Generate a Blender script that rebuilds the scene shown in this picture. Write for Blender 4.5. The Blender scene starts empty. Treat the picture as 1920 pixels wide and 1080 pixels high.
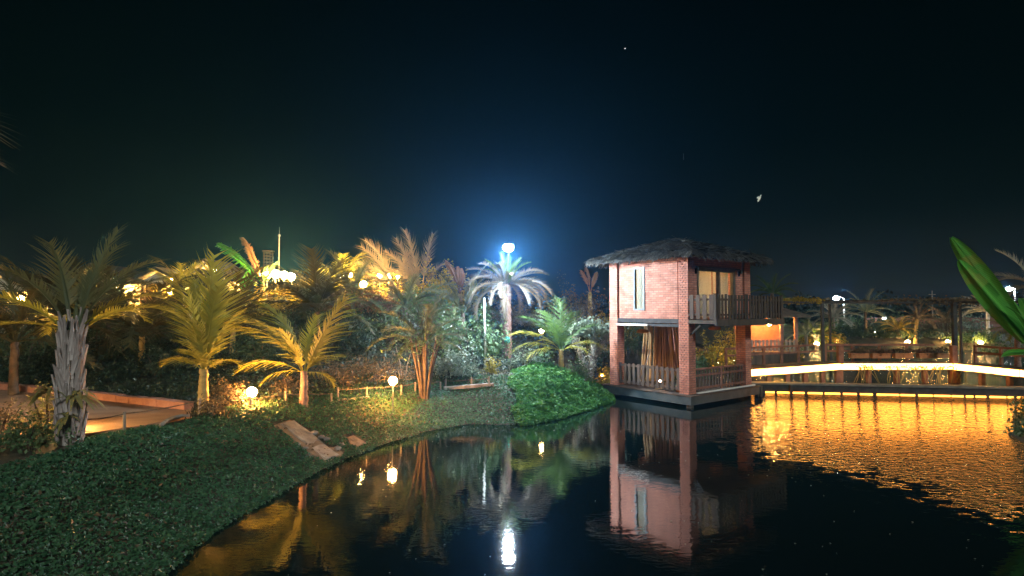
import bpy, math, numpy as np
from mathutils import Vector, Matrix, Euler
R = math.radians
PI = math.pi
sc = bpy.context.scene
COL = sc.collection

# ------------------------------------------------------------------ camera
F, HOR, CZ = 1100.0, 580.0, 3.4            # focal in photo pixels, horizon row, eye height above the pond
PITCH = math.atan((HOR - 540) / F)
cam = bpy.data.cameras.new('camera'); cam.sensor_width = 36; cam.lens = 36 * F / 1920
cam.clip_start = 0.1; cam.clip_end = 20000
co = bpy.data.objects.new('camera', cam); COL.objects.link(co)
co.location = (0, 0, CZ); co.rotation_euler = (R(90) + PITCH, 0, 0)
sc.camera = co

# ------------------------------------------------------------------ sky, fill light, exposure
w = bpy.data.worlds.new('World'); sc.world = w; w.use_nodes = True
nt = w.node_tree; nt.nodes.clear()
out = nt.nodes.new('ShaderNodeOutputWorld')
sky = nt.nodes.new('ShaderNodeTexSky'); sky.sky_type = 'NISHITA'; sky.sun_disc = False
FILL_EL, FILL_AZ = R(27), R(158)           # behind the camera and a little to its right
sky.sun_elevation = FILL_EL; sky.sun_rotation = FILL_AZ
b1 = nt.nodes.new('ShaderNodeBackground'); b1.inputs['Strength'].default_value = 0.00003
nt.links.new(sky.outputs[0], b1.inputs['Color'])
tc = nt.nodes.new('ShaderNodeTexCoord'); sx = nt.nodes.new('ShaderNodeSeparateXYZ')
nt.links.new(tc.outputs['Generated'], sx.inputs[0])
cr = nt.nodes.new('ShaderNodeValToRGB'); nt.links.new(sx.outputs['Z'], cr.inputs[0])
e = cr.color_ramp.elements
e[0].position = 0.0; e[0].color = (.0056, .0055, .0047, 1)
e[1].position = 0.45; e[1].color = (.0000, .0005, .0005, 1)
q = e.new(.06); q.color = (.0024, .0034, .0030, 1)
q = e.new(.14); q.color = (.0006, .0016, .0014, 1)
q = e.new(.26); q.color = (.0001, .0008, .0007, 1)
b2 = nt.nodes.new('ShaderNodeBackground'); b2.inputs['Strength'].default_value = 1.0
nt.links.new(cr.outputs[0], b2.inputs['Color'])
ad = nt.nodes.new('ShaderNodeAddShader')
nt.links.new(b1.outputs[0], ad.inputs[0]); nt.links.new(b2.outputs[0], ad.inputs[1])
nt.links.new(ad.outputs[0], out.inputs['Surface'])

sun = bpy.data.lights.new('front_fill', 'SUN'); sun.energy = 0.42; sun.angle = R(8); sun.color = (.92, 1.0, .93)  # added fill standing in for unseen lamps behind the camera
so = bpy.data.objects.new('front_fill', sun); COL.objects.link(so)
# the fill comes from this azimuth (clockwise from +Y) and elevation
sd = Vector((math.sin(FILL_AZ) * math.cos(FILL_EL), math.cos(FILL_AZ) * math.cos(FILL_EL), math.sin(FILL_EL)))
so.rotation_euler = sd.to_track_quat('Z', 'Y').to_euler()

vs = sc.view_settings
vs.view_transform = 'Standard'; vs.look = 'None'; vs.exposure = 1.8; vs.gamma = 1.0; vs.use_curve_mapping = False
cy = sc.cycles
cy.use_denoising = True; cy.max_bounces = 5; cy.diffuse_bounces = 2; cy.glossy_bounces = 3
cy.transmission_bounces = 3; cy.transparent_max_bounces = 6; cy.volume_bounces = 0
cy.caustics_reflective = False; cy.caustics_refractive = False
cy.sample_clamp_indirect = 3.0; cy.sample_clamp_direct = 0.0
cy.use_light_tree = True

# ------------------------------------------------------------------ pixel helpers (photo pixels -> world)
def ray(px, py):
    u, v = (px - 960) / F, (540 - py) / F
    return np.array([u, math.cos(PITCH) - v * math.sin(PITCH), math.sin(PITCH) + v * math.cos(PITCH)])
def at(px, py, D):
    r = ray(px, py); r = r * (D / r[1]); return Vector((r[0], r[1], CZ + r[2]))
def on_z(px, py, z):
    r = ray(px, py); r = r * ((z - CZ) / r[2]); return Vector((r[0], r[1], CZ + r[2]))

# ------------------------------------------------------------------ terrain function
SHORE_PX = [(300, 1080), (390, 1000), (480, 948), (580, 892), (640, 862), (720, 832), (800, 808), (880, 794), (940, 796),
            (985, 795), (1040, 784), (1095, 768), (1140, 752)]
SHORE = [(12.0, -12), (-2.5, -12), (-3.6, 0), (-4.4, 5)] + [tuple(on_z(a, b, 0)[:2]) for a, b in SHORE_PX] + \
    [(3.9, 24.5), (4.6, 27.2), (8.3, 28.6), (12.2, 32), (14.0, 37), (16.5, 44), (24, 49), (36, 50), (52, 44), (55, 28),
     (30, 20.5), (22.5, 20.3), (17.5, 18.8), (13.6, 16.2), (12.15, 13.2), (11.9, 8)]
SH = np.array(SHORE)
def sdf(x, y):                                # > 0 on land
    x = np.asarray(x, float); y = np.asarray(y, float)
    d = np.full(x.shape, 1e9); ins = np.zeros(x.shape, bool)
    for i in range(len(SH)):
        ax, ay = SH[i]; bx, by = SH[(i + 1) % len(SH)]
        ex, ey = bx - ax, by - ay
        t = np.clip(((x - ax) * ex + (y - ay) * ey) / (ex * ex + ey * ey), 0, 1)
        d = np.minimum(d, np.hypot(x - ax - t * ex, y - ay - t * ey))
        c = ((ay > y) != (by > y))
        with np.errstate(divide='ignore', invalid='ignore'):
            xi = ax + (y - ay) * ex / (by - ay if by != ay else 1e-9)
        ins ^= c & (x < xi)
    return np.where(ins, -d, d)
def sstep(a, b, v):
    t = np.clip((v - a) / (b - a), 0, 1); return t * t * (3 - 2 * t)
def wob(x, y):
    return (np.sin(x * 1.3 + 1.7 * np.sin(y * .9)) * np.cos(y * 1.1 + 1.3 * np.sin(x * .7)) + .5 * np.sin(x * 3.1 + y * 2.3) * np.cos(y * 2.9 - x * 1.7)) * .5
HX = [-60, -25, -15.7, -11.5, -7.4, -4, 0, 3, 9, 60]
HY = [30, 23.6, 18.6, 16.6, 15.0, 17.5, 21.5, 24.5, 30, 40]
def hgt(x, y):
    x = np.asarray(x, float); y = np.asarray(y, float)
    s = sdf(x, y)
    bank = .97 * sstep(-.1, 2.9, s) ** .9 - .9 * sstep(0, 1.5, -s)
    mound = .26 * np.exp(-(((x - 1.9) / 1.5) ** 2 + ((y - 20.6) / 1.3) ** 2)) * sstep(0, 1, s)
    y0 = np.interp(x, HX, HY)
    hill = 2.05 * sstep(0, 11, y - y0) * (1 - sstep(1.5, 8.5, x)) * sstep(0, 6, s) * (1 - .9 * sstep(60, 90, y))
    bump = .035 * wob(x, y) * sstep(.2, 1.5, s) + .16 * wob(x * .45, y * .45) * sstep(1, 4, y - y0) * (1 - sstep(1.5, 8.5, x))
    return bank + mound + hill + bump
def hz(x, y): return float(hgt(np.array([x]), np.array([y]))[0])
def hit(px, py, dmin=5.0, dmax=90.0):         # the pixel's ray meets the terrain
    D = np.linspace(dmin, dmax, 1700); r = ray(px, py); r = r / r[1]
    x, y, z = r[0] * D, D, CZ + r[2] * D
    below = np.nonzero(z < np.maximum(hgt(x, y), 0))[0]
    i = below[0] if len(below) else len(D) - 1
    return Vector((x[i], y[i], max(hz(x[i], y[i]), 0)))
def gat(px, D):                               # on the terrain at image column px and depth D
    x = (px - 960) / F * D
    return Vector((x, D, hz(x, D)))

# ------------------------------------------------------------------ materials
MATS = {}
def newmat(name):
    m = bpy.data.materials.new(name); m.use_nodes = True; m.node_tree.nodes.clear(); return m, m.node_tree
def L(t, a, b): t.links.new(a, b)
def node(t, k, **kw):
    n = t.nodes.new(k)
    for a, v in kw.items(): setattr(n, a, v)
    return n
def ramp(t, fac, stops):
    n = node(t, 'ShaderNodeValToRGB'); el = n.color_ramp.elements
    el[0].position, el[0].color = stops[0][0], (*stops[0][1], 1)
    el[1].position, el[1].color = stops[-1][0], (*stops[-1][1], 1)
    for p, c in stops[1:-1]:
        k = el.new(p); k.color = (*c, 1)
    L(t, fac, n.inputs[0]); return n.outputs[0]
def noise(t, scale, detail=4, coord='Object', dist=0.0, vec=None):
    n = node(t, 'ShaderNodeTexNoise'); n.inputs['Scale'].default_value = scale; n.inputs['Detail'].default_value = detail
    n.inputs['Distortion'].default_value = dist
    if vec is None:
        vec = node(t, 'ShaderNodeTexCoord').outputs[coord]
    L(t, vec, n.inputs['Vector']); return n.outputs['Fac']
def leafmat(name, c1, c2, c3=None, trans=.35, rough=.5, spec=.35, veins=False):
    m, t = newmat(name)
    g = node(t, 'ShaderNodeNewGeometry')
    oi = node(t, 'ShaderNodeObjectInfo')
    a = node(t, 'ShaderNodeMath', operation='ADD'); L(t, g.outputs['Random Per Island'], a.inputs[0]); L(t, oi.outputs['Random'], a.inputs[1])
    nz = noise(t, 2.2, 2); a2 = node(t, 'ShaderNodeMath', operation='ADD'); L(t, a.outputs[0], a2.inputs[0]); L(t, nz, a2.inputs[1])
    h = node(t, 'ShaderNodeMath', operation='MULTIPLY'); h.inputs[1].default_value = .4; L(t, a2.outputs[0], h.inputs[0])
    c = ramp(t, h.outputs[0], [(.15, c1), (.6, c2), (.95, c3 or c2)])
    if veins:                                   # side veins, dry brown edges
        wv = node(t, 'ShaderNodeTexWave'); wv.inputs['Scale'].default_value = 26; wv.inputs['Distortion'].default_value = 1.5; wv.inputs['Detail'].default_value = 2
        L(t, node(t, 'ShaderNodeTexCoord').outputs['Object'], wv.inputs['Vector'])
        vc = ramp(t, wv.outputs['Fac'], [(.0, (.55, .62, .5)), (.5, (1, 1, 1)), (1.0, (1.25, 1.2, 1.1))])
        dr = ramp(t, noise(t, 7, 5), [(.60, (1, 1, 1)), (.70, (2.6, .85, 1.2))])
        m1 = node(t, 'ShaderNodeMix', data_type='RGBA', blend_type='MULTIPLY'); m1.inputs[0].default_value = .8; L(t, c, m1.inputs[6]); L(t, vc, m1.inputs[7])
        m2 = node(t, 'ShaderNodeMix', data_type='RGBA', blend_type='MULTIPLY'); m2.inputs[0].default_value = .7; L(t, m1.outputs[2], m2.inputs[6]); L(t, dr, m2.inputs[7]); c = m2.outputs[2]
    p = node(t, 'ShaderNodeBsdfPrincipled'); L(t, c, p.inputs['Base Color'])
    p.inputs['Roughness'].default_value = rough; p.inputs['Specular IOR Level'].default_value = spec
    tr = node(t, 'ShaderNodeBsdfTranslucent'); L(t, c, tr.inputs['Color'])
    mx = node(t, 'ShaderNodeMixShader'); mx.inputs[0].default_value = trans
    L(t, p.outputs[0], mx.inputs[1]); L(t, tr.outputs[0], mx.inputs[2])
    o = node(t, 'ShaderNodeOutputMaterial'); L(t, mx.outputs[0], o.inputs[0]); MATS[name] = m; return m
def solid(name, stops, scale=6, rough=.7, bump=.2, bscale=None, spec=.3, stretch=None, metal=0.0, detail=5):
    m, t = newmat(name)
    v = node(t, 'ShaderNodeTexCoord').outputs['Object']
    if stretch:
        mp = node(t, 'ShaderNodeMapping'); mp.inputs['Scale'].default_value = stretch; L(t, v, mp.inputs[0]); v = mp.outputs[0]
    nz = noise(t, scale, detail, vec=v)
    c = ramp(t, nz, stops)
    p = node(t, 'ShaderNodeBsdfPrincipled'); L(t, c, p.inputs['Base Color'])
    p.inputs['Roughness'].default_value = rough; p.inputs['Specular IOR Level'].default_value = spec; p.inputs['Metallic'].default_value = metal
    if bump:
        n2 = noise(t, bscale or scale * 3, 4, vec=v); bp = node(t, 'ShaderNodeBump'); bp.inputs['Strength'].default_value = bump
        bp.inputs['Distance'].default_value = .03; L(t, n2, bp.inputs['Height']); L(t, bp.outputs[0], p.inputs['Normal'])
    o = node(t, 'ShaderNodeOutputMaterial'); L(t, p.outputs[0], o.inputs[0]); MATS[name] = m; return m
def emit(name, col, s):
    m, t = newmat(name); em = node(t, 'ShaderNodeEmission'); em.inputs['Color'].default_value = (*col, 1); em.inputs['Strength'].default_value = s
    o = node(t, 'ShaderNodeOutputMaterial'); L(t, em.outputs[0], o.inputs[0]); MATS[name] = m; return m

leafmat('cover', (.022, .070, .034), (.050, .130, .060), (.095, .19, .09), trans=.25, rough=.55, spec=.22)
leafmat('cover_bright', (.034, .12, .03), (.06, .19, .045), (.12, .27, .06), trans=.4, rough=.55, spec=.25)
leafmat('grass', (.022, .026, .012), (.048, .046, .022), (.09, .072, .038), trans=.3)
leafmat('coco', (.11, .13, .020), (.24, .24, .035), (.36, .33, .05), trans=.45)
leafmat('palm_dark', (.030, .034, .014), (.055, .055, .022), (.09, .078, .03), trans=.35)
leafmat('date', (.07, .06, .044), (.125, .105, .078), (.18, .15, .115), trans=.45)
leafmat('clump', (.045, .058, .026), (.085, .098, .045), (.13, .14, .065), trans=.3)
leafmat('date_new', (.045, .085, .02), (.07, .13, .03), (.10, .17, .045), trans=.45)
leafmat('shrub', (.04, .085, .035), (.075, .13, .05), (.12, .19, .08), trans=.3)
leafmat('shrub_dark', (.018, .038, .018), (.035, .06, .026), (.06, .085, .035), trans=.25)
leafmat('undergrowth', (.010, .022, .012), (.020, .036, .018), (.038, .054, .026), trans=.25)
leafmat('shrub_grey', (.09, .13, .10), (.16, .21, .15), (.26, .31, .22), trans=.25)
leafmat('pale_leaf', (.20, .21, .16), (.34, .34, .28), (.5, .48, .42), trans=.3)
leafmat('yellow_leaf', (.16, .15, .02), (.30, .24, .03), (.42, .30, .05), trans=.45)
leafmat('russet_leaf', (.10, .05, .03), (.17, .09, .05), (.24, .14, .08), trans=.35)
leafmat('dry_shrub', (.075, .058, .035), (.13, .095, .055), (.19, .14, .08), trans=.3)
leafmat('banana', (.045, .21, .03), (.065, .30, .04), (.11, .38, .06), trans=.4, rough=.4, spec=.6, veins=True)
leafmat('fern', (.16, .15, .05), (.24, .22, .08), (.32, .28, .11), trans=.35)
leafmat('far_leaf', (.012, .02, .012), (.022, .032, .018), (.035, .045, .024), trans=.2)
leafmat('thatch', (.035, .034, .030), (.085, .082, .073), (.24, .235, .215), trans=.08, rough=.85, spec=.15)
solid('thatch_base', [(.3, (.03, .03, .027)), (.7, (.075, .072, .064))], 9, .95, .5)
solid('earth', [(.3, (.030, .028, .016)), (.55, (.060, .052, .032)), (.75, (.095, .078, .050))], 1.6, .95, .6, 9)
solid('bare_soil', [(.3, (.14, .095, .065)), (.7, (.25, .18, .125))], 4, .95, .6, 14)
solid('bark', [(.35, (.055, .04, .03)), (.7, (.14, .105, .08))], 5, .9, .6, 16)
solid('bark_pale', [(.3, (.16, .14, .12)), (.7, (.32, .28, .25))], 6, .9, .5, 20, stretch=(1, 1, .25))
solid('bark_coco', [(.3, (.22, .17, .06)), (.7, (.36, .28, .11))], 5, .8, .4, 14, stretch=(1, 1, 3))
solid('date_bark', [(.3, (.14, .085, .07)), (.7, (.30, .20, .17))], 9, .9, .6, 20)
solid('stub', [(.3, (.20, .155, .145)), (.55, (.46, .39, .37)), (.75, (.66, .58, .55))], 5, .85, .4, 18, stretch=(2.5, 2.5, .5))
solid('timber', [(.3, (.05, .034, .025)), (.7, (.12, .083, .062))], 4, .75, .3, 12, stretch=(1, 1, .3))
solid('timber_grey', [(.3, (.045, .036, .028)), (.7, (.10, .08, .062))], 4, .75, .3, 12, stretch=(1, 1, .3))
solid('timber_red', [(.3, (.15, .065, .045)), (.7, (.28, .13, .09))], 4, .7, .3, 12)
solid('timber_dark', [(.3, (.022, .022, .024)), (.7, (.05, .05, .052))], 4, .55, .2, 12)
solid('concrete', [(.3, (.16, .15, .13)), (.7, (.27, .25, .22))], 3, .85, .3, 14)
solid('deck_paint', [(.3, (.035, .05, .055)), (.7, (.075, .09, .095))], 3, .45, .15, 10)
solid('paving', [(.3, (.24, .135, .08)), (.55, (.34, .205, .13)), (.75, (.42, .27, .175))], .9, .8, .25, 10, stretch=(1, 2.2, 1))
solid('kerb', [(.3, (.30, .13, .085)), (.7, (.44, .21, .14))], 5, .8, .4, 14)
solid('slab', [(.3, (.17, .15, .135)), (.55, (.30, .265, .24)), (.7, (.40, .36, .33))], 3.5, .85, .4, 16)
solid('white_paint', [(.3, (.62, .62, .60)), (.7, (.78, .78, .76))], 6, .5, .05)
solid('metal_grey', [(.3, (.22, .24, .25)), (.7, (.36, .38, .40))], 6, .4, .05, metal=.6)
solid('black_metal', [(.3, (.012, .012, .012)), (.7, (.03, .03, .03))], 6, .45, .05)
solid('frame_grey', [(.3, (.16, .19, .21)), (.7, (.24, .28, .30))], 4, .5, .05)
solid('frame_brown', [(.3, (.07, .065, .052)), (.7, (.13, .12, .10))], 4, .5, .1)
leafmat('curtain', (.60, .54, .45), (.68, .62, .52), (.74, .68, .58), trans=.4, rough=.9, spec=.1)
solid('bamboo', [(.3, (.22, .12, .05)), (.7, (.42, .25, .11))], 5, .5, .2, 12, stretch=(1, 1, .15))
solid('rope', [(.3, (.10, .07, .05)), (.7, (.19, .14, .10))], 12, .9, .2)
solid('teal', [(.3, (.02, .26, .24)), (.7, (.04, .36, .33))], 6, .5, .05)
solid('plaster', [(.3, (.42, .36, .26)), (.7, (.55, .48, .36))], 3, .9, .15)
solid('clay', [(.3, (.34, .14, .06)), (.7, (.48, .21, .09))], 6, .8, .2)
solid('feather', [(.3, (.6, .6, .52)), (.7, (.8, .8, .7))], 6, .8, .05)
emit('bulb_warm', (1.0, .42, .09), 430)
emit('bulb_yellow', (1.0, .55, .14), 400)
emit('bulb_soft', (1.0, .55, .18), 170)
emit('bulb_white', (.80, .91, 1.0), 90)
emit('fascia_glow', (1.0, .43, .08), 6.5)  # emission in place of the light falling on the bridge fascia
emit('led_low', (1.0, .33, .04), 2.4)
emit('star', (1, 1, 1), .6)

def brickmat():
    m, t = newmat('brick')
    uv = node(t, 'ShaderNodeUVMap'); uv.uv_map = 'UVMap'
    br = node(t, 'ShaderNodeTexBrick'); L(t, uv.outputs[0], br.inputs['Vector'])
    br.inputs['Scale'].default_value = 1; br.inputs['Brick Width'].default_value = .22; br.inputs['Row Height'].default_value = .082
    br.inputs['Mortar Size'].default_value = .011; br.inputs['Mortar Smooth'].default_value = .25; br.inputs['Bias'].default_value = -.1
    br.inputs['Color1'].default_value = (.46, .17, .115, 1); br.inputs['Color2'].default_value = (.62, .275, .195, 1); br.inputs['Mortar'].default_value = (.26, .14, .11, 1)
    nz = noise(t, 2.5, 5)
    mx = node(t, 'ShaderNodeMix', data_type='RGBA', blend_type='MULTIPLY'); mx.inputs[0].default_value = .75
    c = ramp(t, nz, [(.3, (.50, .47, .45)), (.48, (.95, .95, .95)), (.72, (1.15, 1.12, 1.1))])
    L(t, br.outputs['Color'], mx.inputs[6]); L(t, c, mx.inputs[7])
    p = node(t, 'ShaderNodeBsdfPrincipled'); L(t, mx.outputs[2], p.inputs['Base Color']); p.inputs['Roughness'].default_value = .75; p.inputs['Specular IOR Level'].default_value = .35
    bp = node(t, 'ShaderNodeBump'); bp.invert = True; bp.inputs['Strength'].default_value = .55; bp.inputs['Distance'].default_value = .012
    L(t, br.outputs['Fac'], bp.inputs['Height']); L(t, bp.outputs[0], p.inputs['Normal'])
    o = node(t, 'ShaderNodeOutputMaterial'); L(t, p.outputs[0], o.inputs[0]); MATS['brick'] = m
brickmat()
def glassmat():
    m, t = newmat('glass')
    tr = node(t, 'ShaderNodeBsdfTransparent'); tr.inputs[0].default_value = (.88, .93, .93, 1)
    gl = node(t, 'ShaderNodeBsdfGlossy'); gl.inputs['Roughness'].default_value = .04
    lw = node(t, 'ShaderNodeLayerWeight'); lw.inputs[0].default_value = .5
    pw = node(t, 'ShaderNodeMath', operation='POWER'); L(t, lw.outputs['Facing'], pw.inputs[0]); pw.inputs[1].default_value = 4.0
    fr = node(t, 'ShaderNodeMath', operation='MULTIPLY_ADD'); L(t, pw.outputs[0], fr.inputs[0]); fr.inputs[1].default_value = .8; fr.inputs[2].default_value = .04
    mx = node(t, 'ShaderNodeMixShader'); L(t, fr.outputs[0], mx.inputs[0]); L(t, tr.outputs[0], mx.inputs[1]); L(t, gl.outputs[0], mx.inputs[2])
    o = node(t, 'ShaderNodeOutputMaterial'); L(t, mx.outputs[0], o.inputs[0]); MATS['glass'] = m
glassmat()
def watermat():
    m, t = newmat('water')
    v = node(t, 'ShaderNodeTexCoord').outputs['Object']
    mp = node(t, 'ShaderNodeMapping'); mp.inputs['Scale'].default_value = (1, 1.9, 1); L(t, v, mp.inputs[0])
    n1 = noise(t, 5.0, 2, vec=mp.outputs[0], dist=.6); n2 = noise(t, 1.1, 2, vec=v)
    # the breeze reaches the open water in front of the footbridge, the lee of the house lies still
    s = node(t, 'ShaderNodeSeparateXYZ'); L(t, v, s.inputs[0])
    wv = node(t, 'ShaderNodeMath', operation='MULTIPLY_ADD'); L(t, noise(t, .55, 3, vec=v), wv.inputs[0]); wv.inputs[1].default_value = 2.6; wv.inputs[2].default_value = -1.3
    # signed distance to the line from the house's far corner to the near right: x*.83 + y*.56
    wf = node(t, 'ShaderNodeMath', operation='MULTIPLY_ADD'); L(t, noise(t, 2.4, 3, vec=v), wf.inputs[0]); wf.inputs[1].default_value = 5.0; wf.inputs[2].default_value = -2.5
    wa = node(t, 'ShaderNodeMath', operation='ADD'); L(t, wv.outputs[0], wa.inputs[0]); L(t, wf.outputs[0], wa.inputs[1])
    k1 = node(t, 'ShaderNodeMath', operation='MULTIPLY_ADD'); L(t, s.outputs['X'], k1.inputs[0]); k1.inputs[1].default_value = 1.0; L(t, wa.outputs[0], k1.inputs[2])
    yy = node(t, 'ShaderNodeMapRange'); yy.inputs['From Min'].default_value = 7; yy.inputs['From Max'].default_value = 15; yy.inputs['To Min'].default_value = 9.3; yy.inputs['To Max'].default_value = 6.3
    L(t, s.outputs['Y'], yy.inputs['Value'])
    y2 = node(t, 'ShaderNodeMapRange'); y2.inputs['From Min'].default_value = 15; y2.inputs['From Max'].default_value = 24; y2.inputs['To Min'].default_value = 0; y2.inputs['To Max'].default_value = 3.6
    L(t, s.outputs['Y'], y2.inputs['Value'])
    su = node(t, 'ShaderNodeMath', operation='ADD'); L(t, yy.outputs[0], su.inputs[0]); L(t, y2.outputs[0], su.inputs[1])
    df = node(t, 'ShaderNodeMath', operation='SUBTRACT'); L(t, k1.outputs[0], df.inputs[0]); L(t, su.outputs[0], df.inputs[1])
    msk = node(t, 'ShaderNodeMapRange', interpolation_type='SMOOTHSTEP'); msk.inputs['From Min'].default_value = -1.6; msk.inputs['From Max'].default_value = 4.2
    msk.inputs['To Min'].default_value = .012; msk.inputs['To Max'].default_value = 1.0; L(t, df.outputs[0], msk.inputs['Value'])
    b1 = node(t, 'ShaderNodeBump'); b1.inputs['Distance'].default_value = .16; L(t, n1, b1.inputs['Height']); L(t, msk.outputs[0], b1.inputs['Strength'])
    b2 = node(t, 'ShaderNodeBump'); b2.inputs['Distance'].default_value = .04; b2.inputs['Strength'].default_value = .06; L(t, n2, b2.inputs['Height']); L(t, b1.outputs[0], b2.inputs['Normal'])
    p = node(t, 'ShaderNodeBsdfPrincipled'); p.inputs['Base Color'].default_value = (.003, .007, .006, 1)
    p.inputs['Roughness'].default_value = .035; p.inputs['IOR'].default_value = 1.52; L(t, b2.outputs[0], p.inputs['Normal'])
    o = node(t, 'ShaderNodeOutputMaterial'); L(t, p.outputs[0], o.inputs[0]); MATS['water'] = m
watermat()

# ------------------------------------------------------------------ mesh helpers
def mesh(name, V, Fc, mat=None, smooth=False, uv=None):
    me = bpy.data.meshes.new(name)
    if isinstance(Fc, np.ndarray):
        V = np.asarray(V, np.float32); n, k = Fc.shape
        me.vertices.add(len(V)); me.vertices.foreach_set('co', V.ravel())
        me.loops.add(n * k); me.loops.foreach_set('vertex_index', Fc.astype(np.int32).ravel())
        me.polygons.add(n); me.polygons.foreach_set('loop_start', np.arange(0, n * k, k, dtype=np.int32))
        me.update(calc_edges=True)
    else:
        me.from_pydata([tuple(v) for v in V], [], Fc); me.update()
    if smooth: me.polygons.foreach_set('use_smooth', np.ones(len(me.polygons), bool))
    if uv is not None:
        l = me.uv_layers.new(name='UVMap')
        for p in me.polygons:
            n = p.normal
            for li in p.loop_indices:
                c = me.vertices[me.loops[li].vertex_index].co
                if abs(n.z) > .7: l.data[li].uv = (c.x, c.y)
                elif abs(n.x) > abs(n.y): l.data[li].uv = (c.y, c.z)
                else: l.data[li].uv = (c.x, c.z)
    if mat: me.materials.append(MATS[mat])
    return me
def link(name, me, parent=None, loc=(0, 0, 0), rot=(0, 0, 0), scale=(1, 1, 1)):
    o = bpy.data.objects.new(name, me); COL.objects.link(o)
    o.location = loc; o.rotation_euler = rot; o.scale = scale if hasattr(scale, '__len__') else (scale,) * 3
    if parent: o.parent = parent
    return o
def tag(o, label=None, cat=None, group=None, kind=None):
    if label: o['label'] = label
    if cat: o['category'] = cat
    if group: o['group'] = group
    if kind: o['kind'] = kind
    return o
def thing(name, label, cat, loc=(0, 0, 0), rz=0.0, group=None):
    return tag(link(name, None, None, loc, (0, 0, rz)), label, cat, group)
class MB:                                     # collects geometry, builds ONE mesh
    def __init__(s): s.v, s.f = [], []
    def add(s, V, Fc):
        o = len(s.v); s.v += [tuple(p) for p in V]; s.f += [tuple(i + o for i in f) for f in Fc]; return s
    def box(s, a, b):
        x0, y0, z0 = a; x1, y1, z1 = b
        return s.add([(x0, y0, z0), (x1, y0, z0), (x1, y1, z0), (x0, y1, z0), (x0, y0, z1), (x1, y0, z1), (x1, y1, z1), (x0, y1, z1)],
                     [(0, 3, 2, 1), (4, 5, 6, 7), (0, 1, 5, 4), (1, 2, 6, 5), (2, 3, 7, 6), (3, 0, 4, 7)])
    def beam(s, p, q, wd, hg, up=(0, 0, 1)):
        p, q = Vector(p), Vector(q); d = (q - p).normalized(); u = Vector(up)
        if abs(d.dot(u)) > .95: u = Vector((0, 1, 0))
        sd = d.cross(u).normalized(); u = sd.cross(d).normalized(); V = []
        for c in (p, q):
            for a, b in ((-1, -1), (1, -1), (1, 1), (-1, 1)): V.append(c + sd * a * wd / 2 + u * b * hg / 2)
        return s.add(V, [(3, 2, 1, 0), (4, 5, 6, 7), (0, 1, 5, 4), (1, 2, 6, 5), (2, 3, 7, 6), (3, 0, 4, 7)])
    def tube(s, pts, rad, n=8, cap=True):
        pts = [Vector(p) for p in pts]; rad = rad if hasattr(rad, '__len__') else [rad] * len(pts); V = []; Fc = []
        for i, p in enumerate(pts):
            d = (pts[min(i + 1, len(pts) - 1)] - pts[max(i - 1, 0)]).normalized()
            a = d.orthogonal().normalized() if abs(d.z) < .9 else d.cross(Vector((0, 1, 0))).normalized()
            if i and a.dot(pa) < 0: a = -a
            pa = a; b = d.cross(a)
            for k in range(n):
                t = 2 * PI * k / n; V.append(p + (a * math.cos(t) + b * math.sin(t)) * rad[i])
            if i:
                o = (i - 1) * n
                for k in range(n): Fc.append((o + k, o + (k + 1) % n, o + n + (k + 1) % n, o + n + k))
        if cap: Fc.append(tuple(range(n - 1, -1, -1))); Fc.append(tuple(len(V) - n + k for k in range(n)))
        return s.add(V, Fc)
    def lathe(s, prof, c=(0, 0, 0), n=16):
        V = []; Fc = []
        for r, z in prof:
            for k in range(n):
                t = 2 * PI * k / n; V.append((c[0] + r * math.cos(t), c[1] + r * math.sin(t), c[2] + z))
        for i in range(len(prof) - 1):
            for k in range(n): Fc.append((i * n + k, i * n + (k + 1) % n, (i + 1) * n + (k + 1) % n, (i + 1) * n + k))
        Fc.append(tuple(range(n - 1, -1, -1))); Fc.append(tuple((len(prof) - 1) * n + k for k in range(n)))
        return s.add(V, Fc)
    def me(s, name, mat, smooth=False, uv=None): return mesh(name, s.v, s.f, mat, smooth, uv)
    def build(s, name, mat, parent=None, smooth=False, uv=None, **kw): return link(name, s.me(name, mat, smooth, uv), parent, **kw)
def sphere_me(name, r, mat, seg=12, rings=7, sq=1.0):
    prof = [(max(r * math.sin(PI * i / rings), 1e-3), -r * sq * math.cos(PI * i / rings)) for i in range(rings + 1)]
    return MB().lathe(prof, n=seg).me(name, mat, True)

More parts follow.
